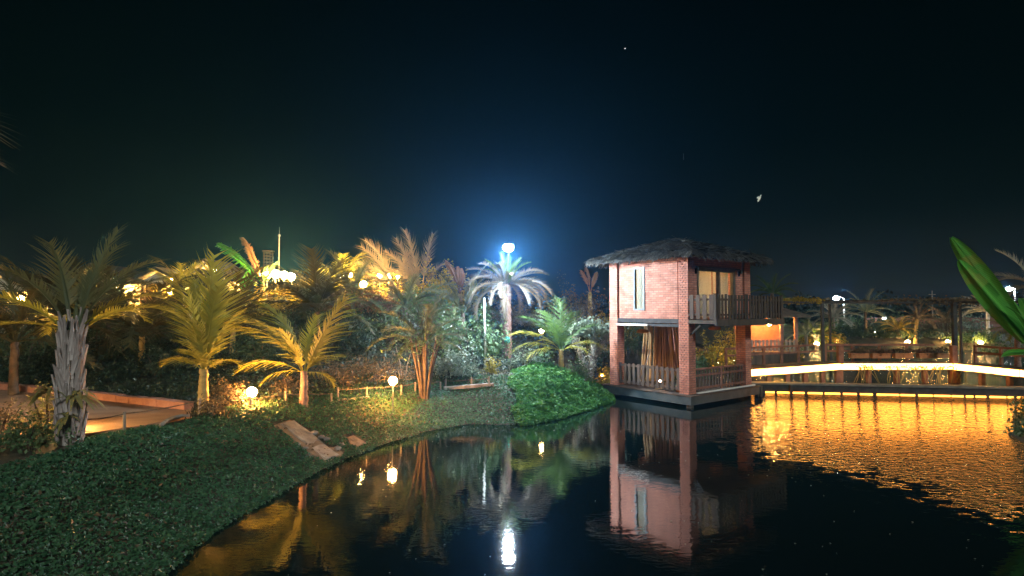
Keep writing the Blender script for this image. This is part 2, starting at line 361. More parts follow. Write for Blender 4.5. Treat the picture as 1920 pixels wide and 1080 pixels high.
rng = np.random.default_rng(11)
def leaves_np(P, Nrm, size, rg, flat=.5, aspect=.6):
    """P points, Nrm rough facing; each leaf is two triangles folded along its midrib"""
    n = len(P); s = size * (.6 + .8 * rg.random(n))[:, None]
    nr = Nrm + flat * rg.normal(size=(n, 3)); nr /= np.linalg.norm(nr, axis=1)[:, None] + 1e-9
    a = rg.normal(size=(n, 3)); a -= nr * np.sum(a * nr, axis=1)[:, None]; a /= np.linalg.norm(a, axis=1)[:, None] + 1e-9
    b = np.cross(nr, a)
    V = np.stack([P - a * s * .5, P + b * s * aspect * .5 + nr * s * .13, P + a * s * .5 - nr * s * .08, P - b * s * aspect * .5 + nr * s * .13], 1).reshape(-1, 3)
    i = np.arange(n)[:, None] * 4
    return V, np.concatenate([i + np.array([[0, 1, 2]]), i + np.array([[0, 2, 3]])], 0)
def blades_np(P, hgt_, wid, rg, lean=.35, droop=.3):
    n = len(P); h = hgt_ * (.5 + rg.random(n))[:, None]; t = rg.random(n) * 2 * PI
    d = np.stack([np.cos(t), np.sin(t), np.zeros(n)], 1); sd = np.stack([-np.sin(t), np.cos(t), np.zeros(n)], 1) * wid
    l = lean * rg.random(n)[:, None]; up = np.array([0, 0, 1.0])
    m = P + up * h * .6 + d * h * l * .5; tp = P + up * h * (1 - droop * l) + d * h * l * 1.5
    V = np.stack([P - sd, P + sd, m + sd * .8, m - sd * .8, tp], 1).reshape(-1, 3)
    i = np.arange(n)[:, None] * 5
    return V, np.concatenate([i + np.array([[0, 1, 2]]), i + np.array([[0, 2, 3]]), i + np.array([[3, 2, 4]])], 0)

# ------------------------------------------------------------------ ground, water
def axis(segs):
    r = [segs[0][0]]
    for a, b, st in segs:
        n = max(1, round((b - a) / st)); r += list(a + (b - a) * np.arange(1, n + 1) / n)
    return np.array(r)
gx = axis([(-150, -40, 6), (-40, -18, 1.2), (-18, 16, .24), (16, 40, 1), (40, 150, 6)])
gy = axis([(-14, 3, 1.5), (3, 33, .24), (33, 60, 1), (60, 170, 6)])
X, Y = np.meshgrid(gx, gy); Z = hgt(X, Y)
V = np.stack([X, Y, Z], -1).reshape(-1, 3); nx, ny = len(gx), len(gy)
i = (np.arange(ny - 1)[:, None] * nx + np.arange(nx - 1)[None]).ravel()
g = link('ground', mesh('ground', V, np.stack([i, i + 1, i + nx + 1, i + nx], 1), 'earth', True))
tag(g, kind='structure')
wt = link('pond_water', mesh('pond_water', [(-8, -14, 0), (62, -14, 0), (62, 54, 0), (-8, 54, 0)], [(0, 1, 2, 3)], 'water'))
tag(wt, kind='structure')

# paved yard with a red kerb
PZ = 1.02
PATH = [(-30, 25.5), (-15.9, 18.0), (-11.6, 16.0), (-7.7, 14.1), (-7.2, 13.3), (-7.55, 12.2), (-8.2, 11.3), (-9.2, 10.2), (-11, 9), (-30, 8)]
n = len(PATH)
V = [(x, y, PZ) for x, y in PATH] + [(x, y, PZ - .4) for x, y in PATH]
pth = link('paved_yard', mesh('paved_yard', V, [tuple(range(n))[::-1]] + [(k, (k + 1) % n, n + (k + 1) % n, n + k) for k in range(n)], 'paving'))
tag(pth, kind='structure')
kb = thing('kerb', 'red brick kerb along the far edge of the paved yard', 'kerb', (0, 0, 0))
kme = MB().box((-.245, -.12, 0), (.245, .12, .22)).me('kerb_block', 'kerb')
for (x0, y0), (x1, y1) in zip(PATH[:3], PATH[1:4]):
    ln = math.hypot(x1 - x0, y1 - y0); k = int(ln / .5); an = math.atan2(y1 - y0, x1 - x0)
    for j in range(k):
        t = (j + .5) / k
        link('kerb_block', kme, kb, (x0 + (x1 - x0) * t + rng.normal() * .008, y0 + (y1 - y0) * t, PZ - .05 + rng.normal() * .006), (0, 0, an + rng.normal() * .015), (ln / k / .5, 1, 1))

# ------------------------------------------------------------------ ground cover on the bank
def inpath(x, y):
    r = np.zeros(x.shape, bool)
    for k in range(len(PATH)):
        ax, ay = PATH[k]; bx, by = PATH[(k + 1) % len(PATH)]
        if ay == by: continue
        c = ((ay > y) != (by > y)); r ^= c & (x < ax + (y - ay) * (bx - ax) / (by - ay))
    return r
SOIL_PX = [[(505, 797), (548, 789), (585, 812), (642, 856), (606, 870), (560, 838)], [(598, 842), (630, 838), (646, 850), (640, 862), (612, 856)],
           [(648, 822), (662, 816), (690, 832), (672, 842), (655, 838)]]
SOIL = [[hit(a, b) for a, b in q] for q in SOIL_PX]
def insoil(x, y):
    r = np.zeros(x.shape, bool)
    for q in SOIL:
        cx = sum(p.x for p in q) / len(q); cy_ = sum(p.y for p in q) / len(q); rr = np.zeros(x.shape, bool)
        for k in range(len(q)):
            ax, ay = q[k].x, q[k].y; bx, by = q[(k + 1) % len(q)].x, q[(k + 1) % len(q)].y
            if ay == by: continue
            c = ((ay > y) != (by > y)); rr ^= c & (x < ax + (y - ay) * (bx - ax) / (by - ay))
        r |= rr
    return r
def cover(name, mat, box, n, size, cond, lift, label, flat=.55, taper=None):
    x = rng.uniform(box[0], box[1], n); y = rng.uniform(box[2], box[3], n); s = sdf(x, y)
    k = cond(x, y, s); x, y, s = x[k], y[k], s[k]; z = hgt(x, y)
    eps = .1; nx_ = -(hgt(x + eps, y) - z) / eps; ny_ = -(hgt(x, y + eps) - z) / eps
    N = np.stack([nx_, ny_, np.ones_like(z)], 1)
    lump = .5 + .5 * wob(x * 2.6, y * 2.6)
    if taper: lump = (.35 * lump + .65 * (.5 + .5 * wob(x * 5.3 + 1, y * 5.3)) ** 1.5) * taper(x, y, s) * 1.25
    P = np.stack([x, y, z + (lift * (.2 + .8 * lump)) * rng.random(len(x)) ** .6 + .01], 1)
    V, Fc = leaves_np(P, N, size, rng, flat)
    o = link(name, mesh(name, V, Fc, mat)); tag(o, label, 'ground cover', kind='stuff'); return o
def bank_edge(x): return np.interp(x, HX, HY)
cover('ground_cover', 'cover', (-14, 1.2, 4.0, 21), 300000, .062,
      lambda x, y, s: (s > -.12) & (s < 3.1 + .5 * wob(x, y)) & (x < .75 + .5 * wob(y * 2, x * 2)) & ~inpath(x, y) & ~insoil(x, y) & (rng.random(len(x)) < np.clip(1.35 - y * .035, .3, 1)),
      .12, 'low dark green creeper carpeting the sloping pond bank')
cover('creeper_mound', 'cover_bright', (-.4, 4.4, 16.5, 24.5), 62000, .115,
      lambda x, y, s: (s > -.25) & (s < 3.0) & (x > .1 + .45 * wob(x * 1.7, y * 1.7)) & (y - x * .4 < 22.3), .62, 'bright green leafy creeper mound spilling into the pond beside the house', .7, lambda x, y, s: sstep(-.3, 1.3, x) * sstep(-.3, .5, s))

cover('leaf_litter', 'dry_shrub', (-12, 1.2, 4.0, 21), 9000, .075,
      lambda x, y, s: (s > .05) & (s < 3.3) & (x < 1) & ~inpath(x, y) & (wob(x * 1.2 + 5, y * 1.2) > .05), .15, 'scattered dry brown leaves lying in the bank creeper')
# dry grass on the slope, longer tufts along the foot
x = rng.uniform(-24, 10, 110000); y = rng.uniform(13, 40, 110000); s = sdf(x, y)
k = (s > 2.2) & ~inpath(x, y) & (y > np.interp(x, HX, HY) - 3.0) & (wob(x * .8, y * .8) > -.75) & (rng.random(len(x)) < np.clip(1.4 - y * .03, .3, 1)); x, y = x[k], y[k]
V, Fc = blades_np(np.stack([x, y, hgt(x, y)], 1), .20, .010, rng, 1.2, .4)
xu = rng.uniform(-26, 9, 150000); yu = rng.uniform(14.5, 36, 150000); su_ = sdf(xu, yu)
k = (su_ > 2.4) & ~inpath(xu, yu) & (yu > np.interp(xu, HX, HY) - .6) & (wob(xu * .9 + 3, yu * .9) > -.25) & (rng.random(len(xu)) < np.clip(1.6 - yu * .035, .35, 1)); xu, yu = xu[k], yu[k]
lum_ = .5 + .5 * wob(xu * 1.4 + 2, yu * 1.4)
Pu = np.stack([xu, yu, hgt(xu, yu) + .02 + (.12 + .42 * lum_) * rng.random(len(xu))], 1)
Vu, Fu = leaves_np(Pu, np.array([[0, -.35, 1.0]]) + np.zeros_like(Pu), .105, rng, .6)
tag(link('undergrowth', mesh('undergrowth', Vu, Fu, 'undergrowth')), 'dark leafy undergrowth spread over the slope behind the path', 'undergrowth', kind='stuff')
tag(link('dry_grass', mesh('dry_grass', V, Fc, 'grass')), 'dry brownish grass covering the dark slope behind the path', 'grass', kind='stuff')

# ------------------------------------------------------------------ the brick house on the pond
CD = 20.6
CX = (1290 - 960) / F * CD
TH = math.atan2(.613, .79)
ZD, ZF = at(1290, 739, CD).z, at(1290, 601, CD).z      # deck top, upper floor
ZE = at(1290, 476, CD).z                               # eave
LR, LL = 4.05, 3.70
house = thing('brick_house', 'two-storey red brick house with thatched roof standing on posts in the pond', 'house', (CX, CD, 0), TH)
def hw(x, y, z=0):                                     # house local -> world
    return Vector((CX + x * math.cos(TH) - y * math.sin(TH), CD + x * math.sin(TH) + y * math.cos(TH), z))
PW = .40
for k, (x, y) in enumerate(((0, 0), (LR - PW, 0), (0, LL - PW), (LR - PW, LL - PW))):
    p = MB().box((x, y, ZD - .02), (x + PW, y + PW, ZE - .02)).build('pillar', 'brick', house, uv=1)
    if k == 0:
        qb = MB(); zc = ZD + .02; odd = 0
        while zc < ZE - .1:
            for c in range(3):
                u = .02 + c * .14 + (.07 if odd else 0)
                if u + .07 < PW:
                    qb.box((u, -.022, zc), (u + .075, .01, zc + .05))
                    qb.box((-.022, u, zc), (.01, u + .075, zc + .05))
            qb.box((-.024, -.024, zc + .002), (.055 + .05 * odd, .006, zc + .056))
            zc += .082; odd ^= 1
        tag(qb.build('quoin_brick', 'brick', p, uv=1), kind='stuff')
WY0, WY1, WZ0, WZ1 = 2.02, 2.42, ZF + .42, ZE - .42     # slit window in the left wall
g0, g1 = PW + .07, LL - PW - .07
zb, zt = ZF + .05, ZE - .06
m = MB()
m.box((.05, g0, zb), (.22, WY0, zt)).box((.05, WY1, zb), (.22, g1, zt)).box((.05, WY0, zb), (.22, WY1, WZ0 - .0)).box((.05, WY0, WZ1), (.22, WY1, zt))
m.build('wall', 'brick', house, uv=1)
win = MB().box((.015, WY0 - .07, WZ0 - .07), (.10, WY0, WZ1 + .07)).box((.015, WY1, WZ0 - .07), (.10, WY1 + .07, WZ1 + .07)) \
    .box((.017, WY0, WZ1), (.10, WY1, WZ1 + .07)).box((.017, WY0, WZ0 - .07), (.10, WY1, WZ0)).build('window', 'frame_grey', house)
MB().box((.055, WY0, WZ0), (.062, WY1, WZ1)).build('pane', 'glass', win)
def curtain(name, parent, p0, p1, z0, z1, amp, folds, mat='curtain'):
    p0, p1 = Vector((*p0, 0)), Vector((*p1, 0)); d = (p1 - p0); nrm = Vector((-d.y, d.x, 0)).normalized(); N_ = folds * 8; V = []; Fc = []
    for k in range(N_ + 1):
        t = k / N_; o_ = amp * math.sin(t * folds * 2 * PI + .8 * math.sin(t * 13)) + .3 * amp * math.sin(t * folds * 4.7)
        for z in (z0, z1): V.append((*(p0 + d * t + nrm * o_)[:2], z))
    for k in range(N_): Fc.append((2 * k, 2 * k + 2, 2 * k + 3, 2 * k + 1))
    return link(name, mesh(name, V, Fc, mat, True), parent)
curtain('curtain', win, (.092, WY0 - .0), (.092, WY1 + .0), WZ0, WZ1, .008, 4)
# right wall with the sliding balcony door
DX0, DX1, DZ1 = .60, 3.05, ZE - .46
h0, h1 = PW + .02, LR - PW - .07
m = MB().box((h0, .05, zb), (DX0, .22, zt)).box((DX1, .05, zb), (h1, .22, zt)).box((DX0, .05, DZ1), (DX1, .22, zt))
m.build('wall', 'brick', house, uv=1)
dr = MB().box((DX0, .02, ZF + .06), (DX0 + .09, .16, DZ1)).box((DX1 - .15, .02, ZF + .06), (DX1, .16, DZ1)).box((DX0 + .09, .022, DZ1 - .10), (DX1 - .15, .16, DZ1)) \
    .box((DX0 - .06, .0, DZ1 + .002), (DX1 + .30, .16, DZ1 + .07)).build('sliding_door', 'frame_brown', house)
xm = 1.95
MB().box((xm, .03, ZF + .06), (xm + .10, .15, DZ1 - .102)).build('mullion', 'frame_brown', dr)
MB().box((DX0 + .09, .085, ZF + .08), (xm, .092, DZ1 - .102)).build('pane', 'glass', dr)
MB().box((xm + .10, .105, ZF + .08), (DX1 - .15, .112, DZ1 - .102)).build('pane', 'glass', dr)
curtain('curtain', dr, (DX0 + .05, .2), (xm - .25, .2), ZF + .1, DZ1 - .03, .035, 9)
curtain('curtain', dr, (xm - .1, .2), (xm + .02, .2), ZF + .1, DZ1 - .03, .03, 2)
curtain('curtain', dr, (xm + .12, .2), (DX1 - .22, .2), ZF + .1, DZ1 - .03, .035, 6)
for xs in (.50, 3.3):
    lp = MB().box((xs - .015, -.035, DZ1 - .22), (xs + .015, .06, DZ1 - .02)).build('wall_lamp', 'black_metal', house)
    MB().lathe([(.02, 0), (.065, .02), (.035, .13), (.02, .15)], (xs, -.07, DZ1 - .13), 10).build('lamp_shade', 'black_metal', lp)
lm = link('room_lamp', sphere_me('room_lamp', .14, 'bulb_soft', 10, 6, .6), house, (LR * .55, LL * .45, ZE - .35)); MB().tube([(LR * .55, LL * .45, ZE - .28), (LR * .55, LL * .45, ZE)], .012, 5).build('cord', 'black_metal', lm)
# back walls, floor slab, ceiling
MB().box((LR - .22, PW, zb), (LR - .05, LL - PW, zt)).build('wall', 'brick', house, uv=1)
MB().box((PW, LL - .22, zb), (LR - PW, LL - .05, zt)).build('wall', 'brick', house, uv=1)
MB().box((.1, .1, ZF - .10), (LR - .1, LL - .1, ZF + .045)).build('floor_slab', 'timber', house)
# steel beams below the walls, pipe under the left beam
MB().box((.0, PW + .003, ZF - .11), (.09, LL - PW - .003, ZF + .045)).build('beam', 'timber_dark', house)
MB().box((.012, PW + .003, ZF - .24), (.07, LL - PW - .003, ZF - .14)).build('beam', 'timber_dark', house)
MB().tube([(-.06, 1.75, ZF - .20), (-.06, LL - .45, ZF - .20)], .045, 10).build('tube_lamp', 'white_paint', house)
MB().box((PW + .003, .0, ZF - .12), (LR - PW - .003, .09, ZF - .105 + .1)).build('beam', 'timber_dark', house)
for xx in (.05, LR - .13):
    MB().tube([(xx - .0, -.0 if xx < 1 else -.0, ZF)], .02) if False else None
# dark joint between wall and pillars
MB().box((.10, LL - PW - .07, ZF), (.14, LL - PW, ZE - .1)).build('wall_joint', 'black_metal', house)
MB().box((LR - PW - .07, .10, ZF), (LR - PW, .14, ZE - .1)).build('wall_joint', 'black_metal', house)
MB().box((.10, PW, ZF), (.14, PW + .07, ZE - .1)).build('wall_joint', 'brick', house, uv=1)
# deck over the water
O = .26
deck = MB().box((-O, -O, ZD - .34), (LR + O, LL + O, ZD - .06)).build('deck', 'deck_paint', house)
nb = 22
for k in range(nb):
    y0 = -O - .02 + k * (LL + 2 * O + .04) / nb
    MB().box((-O - .02, y0, ZD - .055), (LR + O + .02, y0 + (LL + 2 * O + .04) / nb - .012, ZD - .022)).build('deck_board', 'timber', deck)
for (x, y) in ((-.20, -.20), (LR + .12, -.20), (-.20, LL + .1), (LR + .12, LL + .1), (LR / 2, .6)):
    MB().box((x, y, -1.2), (x + .17, y + .17, ZD - .345)).build('pile', 'timber_grey', deck)
MB().box((LR + .14, -.285, -.2), (LR + .30, -.262, ZD - .02)).build('pile', 'timber_grey', deck)
# lower railings
def slat_me(wd, th, h, mat, name='slat'):
    return MB().add([(-wd / 2, -th / 2, 0), (wd / 2, -th / 2, 0), (wd / 2, th / 2, 0), (-wd / 2, th / 2, 0), (-wd / 2, -th / 2, h), (wd / 2, -th / 2, h), (wd / 2, th / 2, h), (-wd / 2, th / 2, h)],
                    [(0, 3, 2, 1), (4, 5, 6, 7), (0, 1, 5, 4), (1, 2, 6, 5), (2, 3, 7, 6), (3, 0, 4, 7)]).me(name, mat)
rl = MB().box((.10, PW + .003, ZD + .74), (.17, LL - PW - .003, ZD + .82)).box((.10, PW + .003, ZD + .10), (.17, LL - PW - .003, ZD + .18)).build('railing', 'timber', house)
sme = slat_me(.115, .022, .80, 'timber')
ns = 13
for k in range(ns):
    link('slat', sme, rl, (.085, PW + .12 + k * (LL - 2 * PW - .2) / (ns - 1), ZD + .06 + rng.normal() * .01), (0, rng.normal() * .01, R(90)))
rl = MB().box((PW + .003, .10, ZD + .78), (LR - PW - .003, .17, ZD + .84)).box((PW + .003, .06, ZD + .56), (LR - PW - .003, .10, ZD + .63)) \
    .box((PW + .003, .06, ZD + .10), (LR - PW - .003, .10, ZD + .18)).box((LR / 2, .03, ZD), (LR / 2 + .07, .058, ZD + .86)).build('railing', 'timber_red', house)
sme = slat_me(.10, .022, .74, 'timber')
ns = 17
for k in range(ns):
    link('slat', sme, rl, (PW + .10 + k * (LR - 2 * PW - .2) / (ns - 1), .115, ZD + .05 + rng.normal() * .01), (rng.normal() * .01, 0, 0))
MB().box((PW, -.10, ZD - .018), (LR + .1, -.02, ZD + .03)).build('deck_edge_strip', 'white_paint', deck)
# balcony
BO, BL = 1.10, 4.42
bal = MB().box((-.02, -BO, ZF - .10), (BL, -.03, ZF + .02)).box((-.06, -BO - .05, ZF - .17), (BL + .03, -BO, ZF + .04)).build('balcony', 'timber_grey', house)
for xx in (.08,):
    MB().beam((xx, -.03, ZF - .5), (xx, -.45, ZF - .16), .05, .06).build('brace', 'black_metal', bal)
zr = ZF + .03
for (x, y) in ((0, -BO + .02), (1.92, -BO + .02), (BL - .06, -BO + .02), (BL - .06, -.12)):
    MB().box((x - .045, y - .045, zr), (x + .045, y + .045, zr + .90)).build('railing_post', 'timber_dark' if x == 1.92 else 'timber_grey', bal)
for z_ in (.14, .66):
    MB().box((.05, -BO + .0, zr + z_), (1.87, -BO + .045, zr + z_ + .075)).build('rail', 'timber', bal)
    MB().box((1.97, -BO + .0, zr + z_), (BL - .11, -BO + .045, zr + z_ + .075)).build('rail', 'timber', bal)
    MB().box((-.02, -BO + .07, zr + z_), (.025, -.02, zr + z_ + .075)).build('rail', 'timber', bal)
    MB().box((BL - .08, -BO + .07, zr + z_), (BL - .035, -.02, zr + z_ + .075)).build('rail', 'timber', bal)
sme = slat_me(.105, .024, .84, 'timber_grey')
for k in range(9): link('slat', sme, bal, (.16 + k * .203, -BO - .015, zr + .02 + rng.normal() * .012), (0, rng.normal() * .012, 0))
for k in range(12): link('slat', sme, bal, (2.1 + k * .2, -BO - .015, zr + .02 + rng.normal() * .012), (0, rng.normal() * .012, 0))
sme = slat_me(.20, .024, .84, 'timber_grey')
sme = slat_me(.15, .024, .84, 'timber')
for k in range(4): link('slat', sme, bal, (-.035, -.95 + k * .26, zr + .02), (0, 0, R(90)))
sme = slat_me(.105, .024, .84, 'timber_grey')
for k in range(5): link('slat', sme, bal, (BL - .02, -.95 + k * .2, zr + .02), (0, 0, R(90)))
# thatched roof
OV = .60
OR = .38
def roofpt(x, y):      # height of the hip roof surface above local x, y
    d = min(x + OV, LR + OR - x, y + OV, LL + OV - y)
    return ZE - .02 + .86 * (max(d, 0) / ((LL + 2 * OV) / 2)) ** .85
def roofgrid(nn, off):
    V = []; Fc = []
    for j in range(nn + 1):
        for i_ in range(nn + 1):
            x = -OV + (LR + OV + OR) * i_ / nn; y = -OV + (LL + 2 * OV) * j / nn
            V.append((x, y, roofpt(x, y) + off))
    for j in range(nn):
        for i_ in range(nn):
            a = j * (nn + 1) + i_; Fc.append((a, a + 1, a + nn + 2, a + nn + 1))
    return V, Fc
V1, F1 = roofgrid(22, 0); V0, F0 = roofgrid(22, -.10); m = MB(); m.add(V1, F1); m.add(V0, [f[::-1] for f in F0])
nn = 22; a = len(V1)
edge = [i_ for i_ in range(nn + 1)] + [(j + 1) * (nn + 1) - 1 for j in range(1, nn + 1)] + [nn * (nn + 1) + i_ for i_ in range(nn - 1, -1, -1)] + [j * (nn + 1) for j in range(nn - 1, 0, -1)]
m.add([], [])
m.f += [(edge[k], edge[k - 1], edge[k - 1] + a, edge[k] + a) for k in range(len(edge))]
roof = m.build('roof', 'thatch_base', house)
N_ = 15000
px_ = rng.uniform(-OV - .02, LR + OR + .02, N_); py_ = rng.uniform(-OV - .02, LL + OV + .02, N_)
# denser fringe on the eaves
kx = rng.random(N_) < .28; side = rng.integers(0, 4, N_)
px_ = np.where(kx & (side == 0), -OV + rng.random(N_) * .12, px_); px_ = np.where(kx & (side == 1), LR + OR - rng.random(N_) * .12, px_)
py_ = np.where(kx & (side == 2), -OV + rng.random(N_) * .12, py_); py_ = np.where(kx & (side == 3), LL + OV - rng.random(N_) * .12, py_)
dd = np.stack([px_ + OV, LR + OR - px_, py_ + OV, LL + OV - py_], 1); w_ = dd.argmin(1)
dirs = np.array([(-1, 0), (1, 0), (0, -1), (0, 1)], float)[w_] + rng.normal(size=(N_, 2)) * .45
dirs /= np.linalg.norm(dirs, axis=1)[:, None]
zz = np.array([roofpt(a_, b_) for a_, b_ in zip(px_, py_)])
ln = rng.uniform(.14, .36, N_); slope = -.32 + rng.normal(size=N_) * .22
eave = dd.min(1) < .13
ln = np.where(eave, rng.uniform(.12, .26, N_), ln); slope = np.where(eave, -rng.uniform(.2, 1.3, N_), slope)
P = np.stack([px_, py_, zz + rng.random(N_) * .06], 1); T = np.stack([dirs[:, 0], dirs[:, 1], slope], 1)
S_ = np.stack([-dirs[:, 1], dirs[:, 0], rng.normal(size=N_) * .3], 1) * rng.uniform(.010, .032, N_)[:, None]
E_ = P + T * ln[:, None]
V = np.stack([P - S_, P + S_, E_ + S_ * .5, E_ - S_ * .5], 1).reshape(-1, 3)
tag(link('thatch_straw', mesh('thatch_straw', V, np.arange(N_ * 4).reshape(-1, 4), 'thatch'), roof), kind='stuff')
for y in np.linspace(.2, LL - .2, 6): MB().beam((-OV + .06, y, ZE - .11), (.2, y, ZE - .03), .07, .07).build('rafter', 'timber_dark', roof)
for x in np.linspace(.2, LR - .2, 6): MB().beam((x, -OV + .06, ZE - .11), (x, .2, ZE - .03), .07, .07).build('rafter', 'timber_dark', roof)
MB().box((-.02, PW, ZE - .065), (.24, LL - PW, ZE - .02)).build('eave_board', 'timber_dark', roof)
MB().box((PW, -.02, ZE - .065), (LR - PW, .24, ZE - .02)).build('eave_board', 'timber_dark', roof)
MB().lathe([(.02, 0), (.16, .01), (.17, .10), (.12, .19), (.02, .2)], (-.02, .02, ZE - .05), 10).build('corner_knot', 'thatch_base', roof)
# things in and on the ground floor
def pendant(px, py, D, label):
    p = at(px, py, D); t = thing('pendant_lamp', label, 'lamp', p, group='unlit rattan lamps hanging under the house')
    MB().lathe([(.05, .11), (.20, .07), (.24, 0), (.20, -.05), (.1, -.06)], n=14).build('lamp_shade', 'clay', t, True)
    MB().tube([(0, 0, .10), (0, 0, ZF - p.z - .1)], .008, 5).build('cord', 'black_metal', t)
pendant(1340, 616, 22.6, 'unlit brown rattan lamp hanging beneath the balcony side of the house')
pendant(1205, 622, 23.4, 'unlit brown rattan lamp hanging beside the bamboo canes under the house')
def flowerpot(x, y, label, mat):
    p = hw(x, y, ZD - .02); t = thing('flower_pot', label, 'flower pot', p, group='flower pots on the house deck')
    MB().lathe([(.06, 0), (.10, .01), (.13, .2), (.145, .22)], n=12).build('pot', 'clay', t, True)
    Pp = rng.normal(size=(90, 3)) * np.array([.10, .10, .12]) + np.array([0, 0, .4]); V, Fc = leaves_np(Pp, rng.normal(size=(90, 3)), .10, rng, .3)
    tag(link('leaves', mesh('leaves', V, Fc, mat), t), kind='stuff')
flowerpot(LR - .75, .32, 'clay pot of pale flowers on the deck beside the right pillar', 'pale_leaf')
flowerpot(LR - 1.1, .32, 'clay pot of grey-green leaves on the deck behind the red railing', 'shrub_grey')
flowerpot(.30, PW + .25, 'clay pot of dark green leaves on the deck behind the corner pillar', 'shrub')
flowerpot(LR - .95, 2.3, 'clay pot of tall dark leaves under the balcony door', 'shrub_dark')
t = thing('leaning_pole', 'thin pale pole leaning over the railing under the house', 'pole', hw(.4, 2.6, ZD - .02))
MB().tube([(0, 0, 0), tuple(at(1220, 655, 23.6) - hw(.4, 2.6, ZD - .02))], .02, 6).build('shaft', 'bark_pale', t)
MB().lathe([(.02, 0), (.035, .01), (.03, .05)], (0, 0, 0), 8).build('tip', 'timber', t)

# ------------------------------------------------------------------ low wall, footbridge, pergola
A, B = Vector((9.7, 24.15, 0)), Vector((20.3, 22.45, 0))
d_ = (B - A).normalized(); n_ = Vector((d_.y, -d_.x, 0))
t = thing('low_wall', 'low dark weir wall in the pond before the footbridge, lit along the waterline', 'wall')
def along(P0, P1, off0, off1, z0, z1):
    d = (P1 - P0).normalized(); nn_ = Vector((d.y, -d.x, 0)); m = MB()
    V = [P0 + nn_ * off0, P1 + nn_ * off0, P1 + nn_ * off1, P0 + nn_ * off1]
    return m.add([(v.x, v.y, z0) for v in V] + [(v.x, v.y, z1) for v in V], [(0, 1, 2, 3), (7, 6, 5, 4), (4, 5, 1, 0), (5, 6, 2, 1), (6, 7, 3, 2), (7, 4, 0, 3)])
along(A, B, .18, -.18, -1.1, .36).build('core', 'timber_dark', t)
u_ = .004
while u_ < .98:  # gaps added between the strip pieces to streak the reflection
    w_ = rng.uniform(.018, .075); along(A.lerp(B, u_), A.lerp(B, min(u_ + w_, .996)), .215, .183, .02, .085).build('glow_strip', 'led_low', t); u_ += w_ + rng.uniform(.004, .016)
for k in range(9):
    a_, b_ = A.lerp(B, k / 9 + .0007), A.lerp(B, (k + 1) / 9 - .0007)
    along(a_, b_, .24, -.24, .363, .43).build('coping', 'concrete', t)
p = A.lerp(B, .145) + n_ * .22
MB().box((p.x - .05, p.y - .05, -.5), (p.x + .05, p.y + .05, .36)).build('stake', 'timber', t)

BR = [Vector((9.9, 24.55, 0)), Vector((15.2, 27.3, 0)), Vector((20.45, 27.3, 0)), Vector((21.6, 21.4, 0))]
br = thing('footbridge', 'timber footbridge, its lit edge board shown as a glowing golden band', 'bridge')
DZ = .90
for s_ in range(3):
    P0, P1 = BR[s_], BR[s_ + 1]; d = (P1 - P0).normalized(); nn_ = Vector((d.y, -d.x, 0)); ln_ = (P1 - P0).length
    along(P0, P1, 0, -1.3, DZ - .16, DZ - .04).build('joist', 'timber', br)
    nb = int(ln_ / .32)
    bme = slat_me(1.34, .30, .032, 'timber', 'deck_board')
    for k in range(nb):
        c = P0.lerp(P1, (k + .5) / nb) - nn_ * .65
        link('deck_board', bme, br, (c.x, c.y, DZ - .037), (0, 0, math.atan2(nn_.y, nn_.x)))
    along(P0, P1, .05, .005, DZ - .30, DZ + .02).build('fascia', 'timber', br)
    nl = max(3, round(ln_ / 1.0))
    for k in range(nl): along(P0.lerp(P1, k / nl + .004), P0.lerp(P1, (k + 1) / nl - .004), .085, .055, DZ - .27 + rng.normal() * .006, DZ - .01).build('glow_strip', 'fascia_glow', br)  # glowing band imitates the fascia board lit by its lamps
    # railing on the far side: posts, two rails
    npst = max(2, round(ln_ / 1.3))
    for k in range(npst + (s_ == 2)):
        c = P0.lerp(P1, k / npst) - nn_ * 1.25
        MB().box((c.x - .05, c.y - .05, DZ), (c.x + .05, c.y + .05, DZ + .82)).build('railing_post', 'timber_red', br)
    for z_ in (.74, .44):
        along(P0, P1, -1.19, -1.15, DZ + z_, DZ + z_ + .09).build('rail', 'timber_red', br)
    for k in range(npst + 1):
        c = P0.lerp(P1, min(k / npst + .01, .99)) - nn_ * .1
        MB().box((c.x - .09, c.y - .09, -1.2), (c.x + .09, c.y + .09, DZ - .17)).build('pile', 'timber_red', br)
# near railing on the right-hand leg and the corner newels
for c in (BR[1], BR[2]):
    MB().box((c.x - .11, c.y - .13, DZ - .03), (c.x + .11, c.y + .09, DZ + .82)).build('newel_post', 'timber_red', br)
# planter boxes hung on the railing
d = Vector((1, 0, 0))
for k, px in enumerate((1608, 1648, 1690, 1735, 1762)):
    x = (px - 960) / F * 28.3
    t = thing('planter_box', 'orange clay trough of trailing plants hanging on the footbridge railing', 'planter', (x, 28.32, DZ + .16), group='trough planters along the footbridge railing')
    MB().box((-.42, -.13, 0), (.42, .13, .20)).box((-.45, -.16, .20), (.45, .16, .24)).build('trough', 'clay', t)
    Pp = rng.normal(size=(260, 3)) * np.array([.24, .10, .08]) + np.array([0, 0, .32]); V, Fc = leaves_np(Pp, rng.normal(size=(260, 3)), .11, rng, .3)
    tag(link('leaves', mesh('leaves', V, Fc, 'russet_leaf' if k % 2 else 'dry_shrub'), t), kind='stuff')
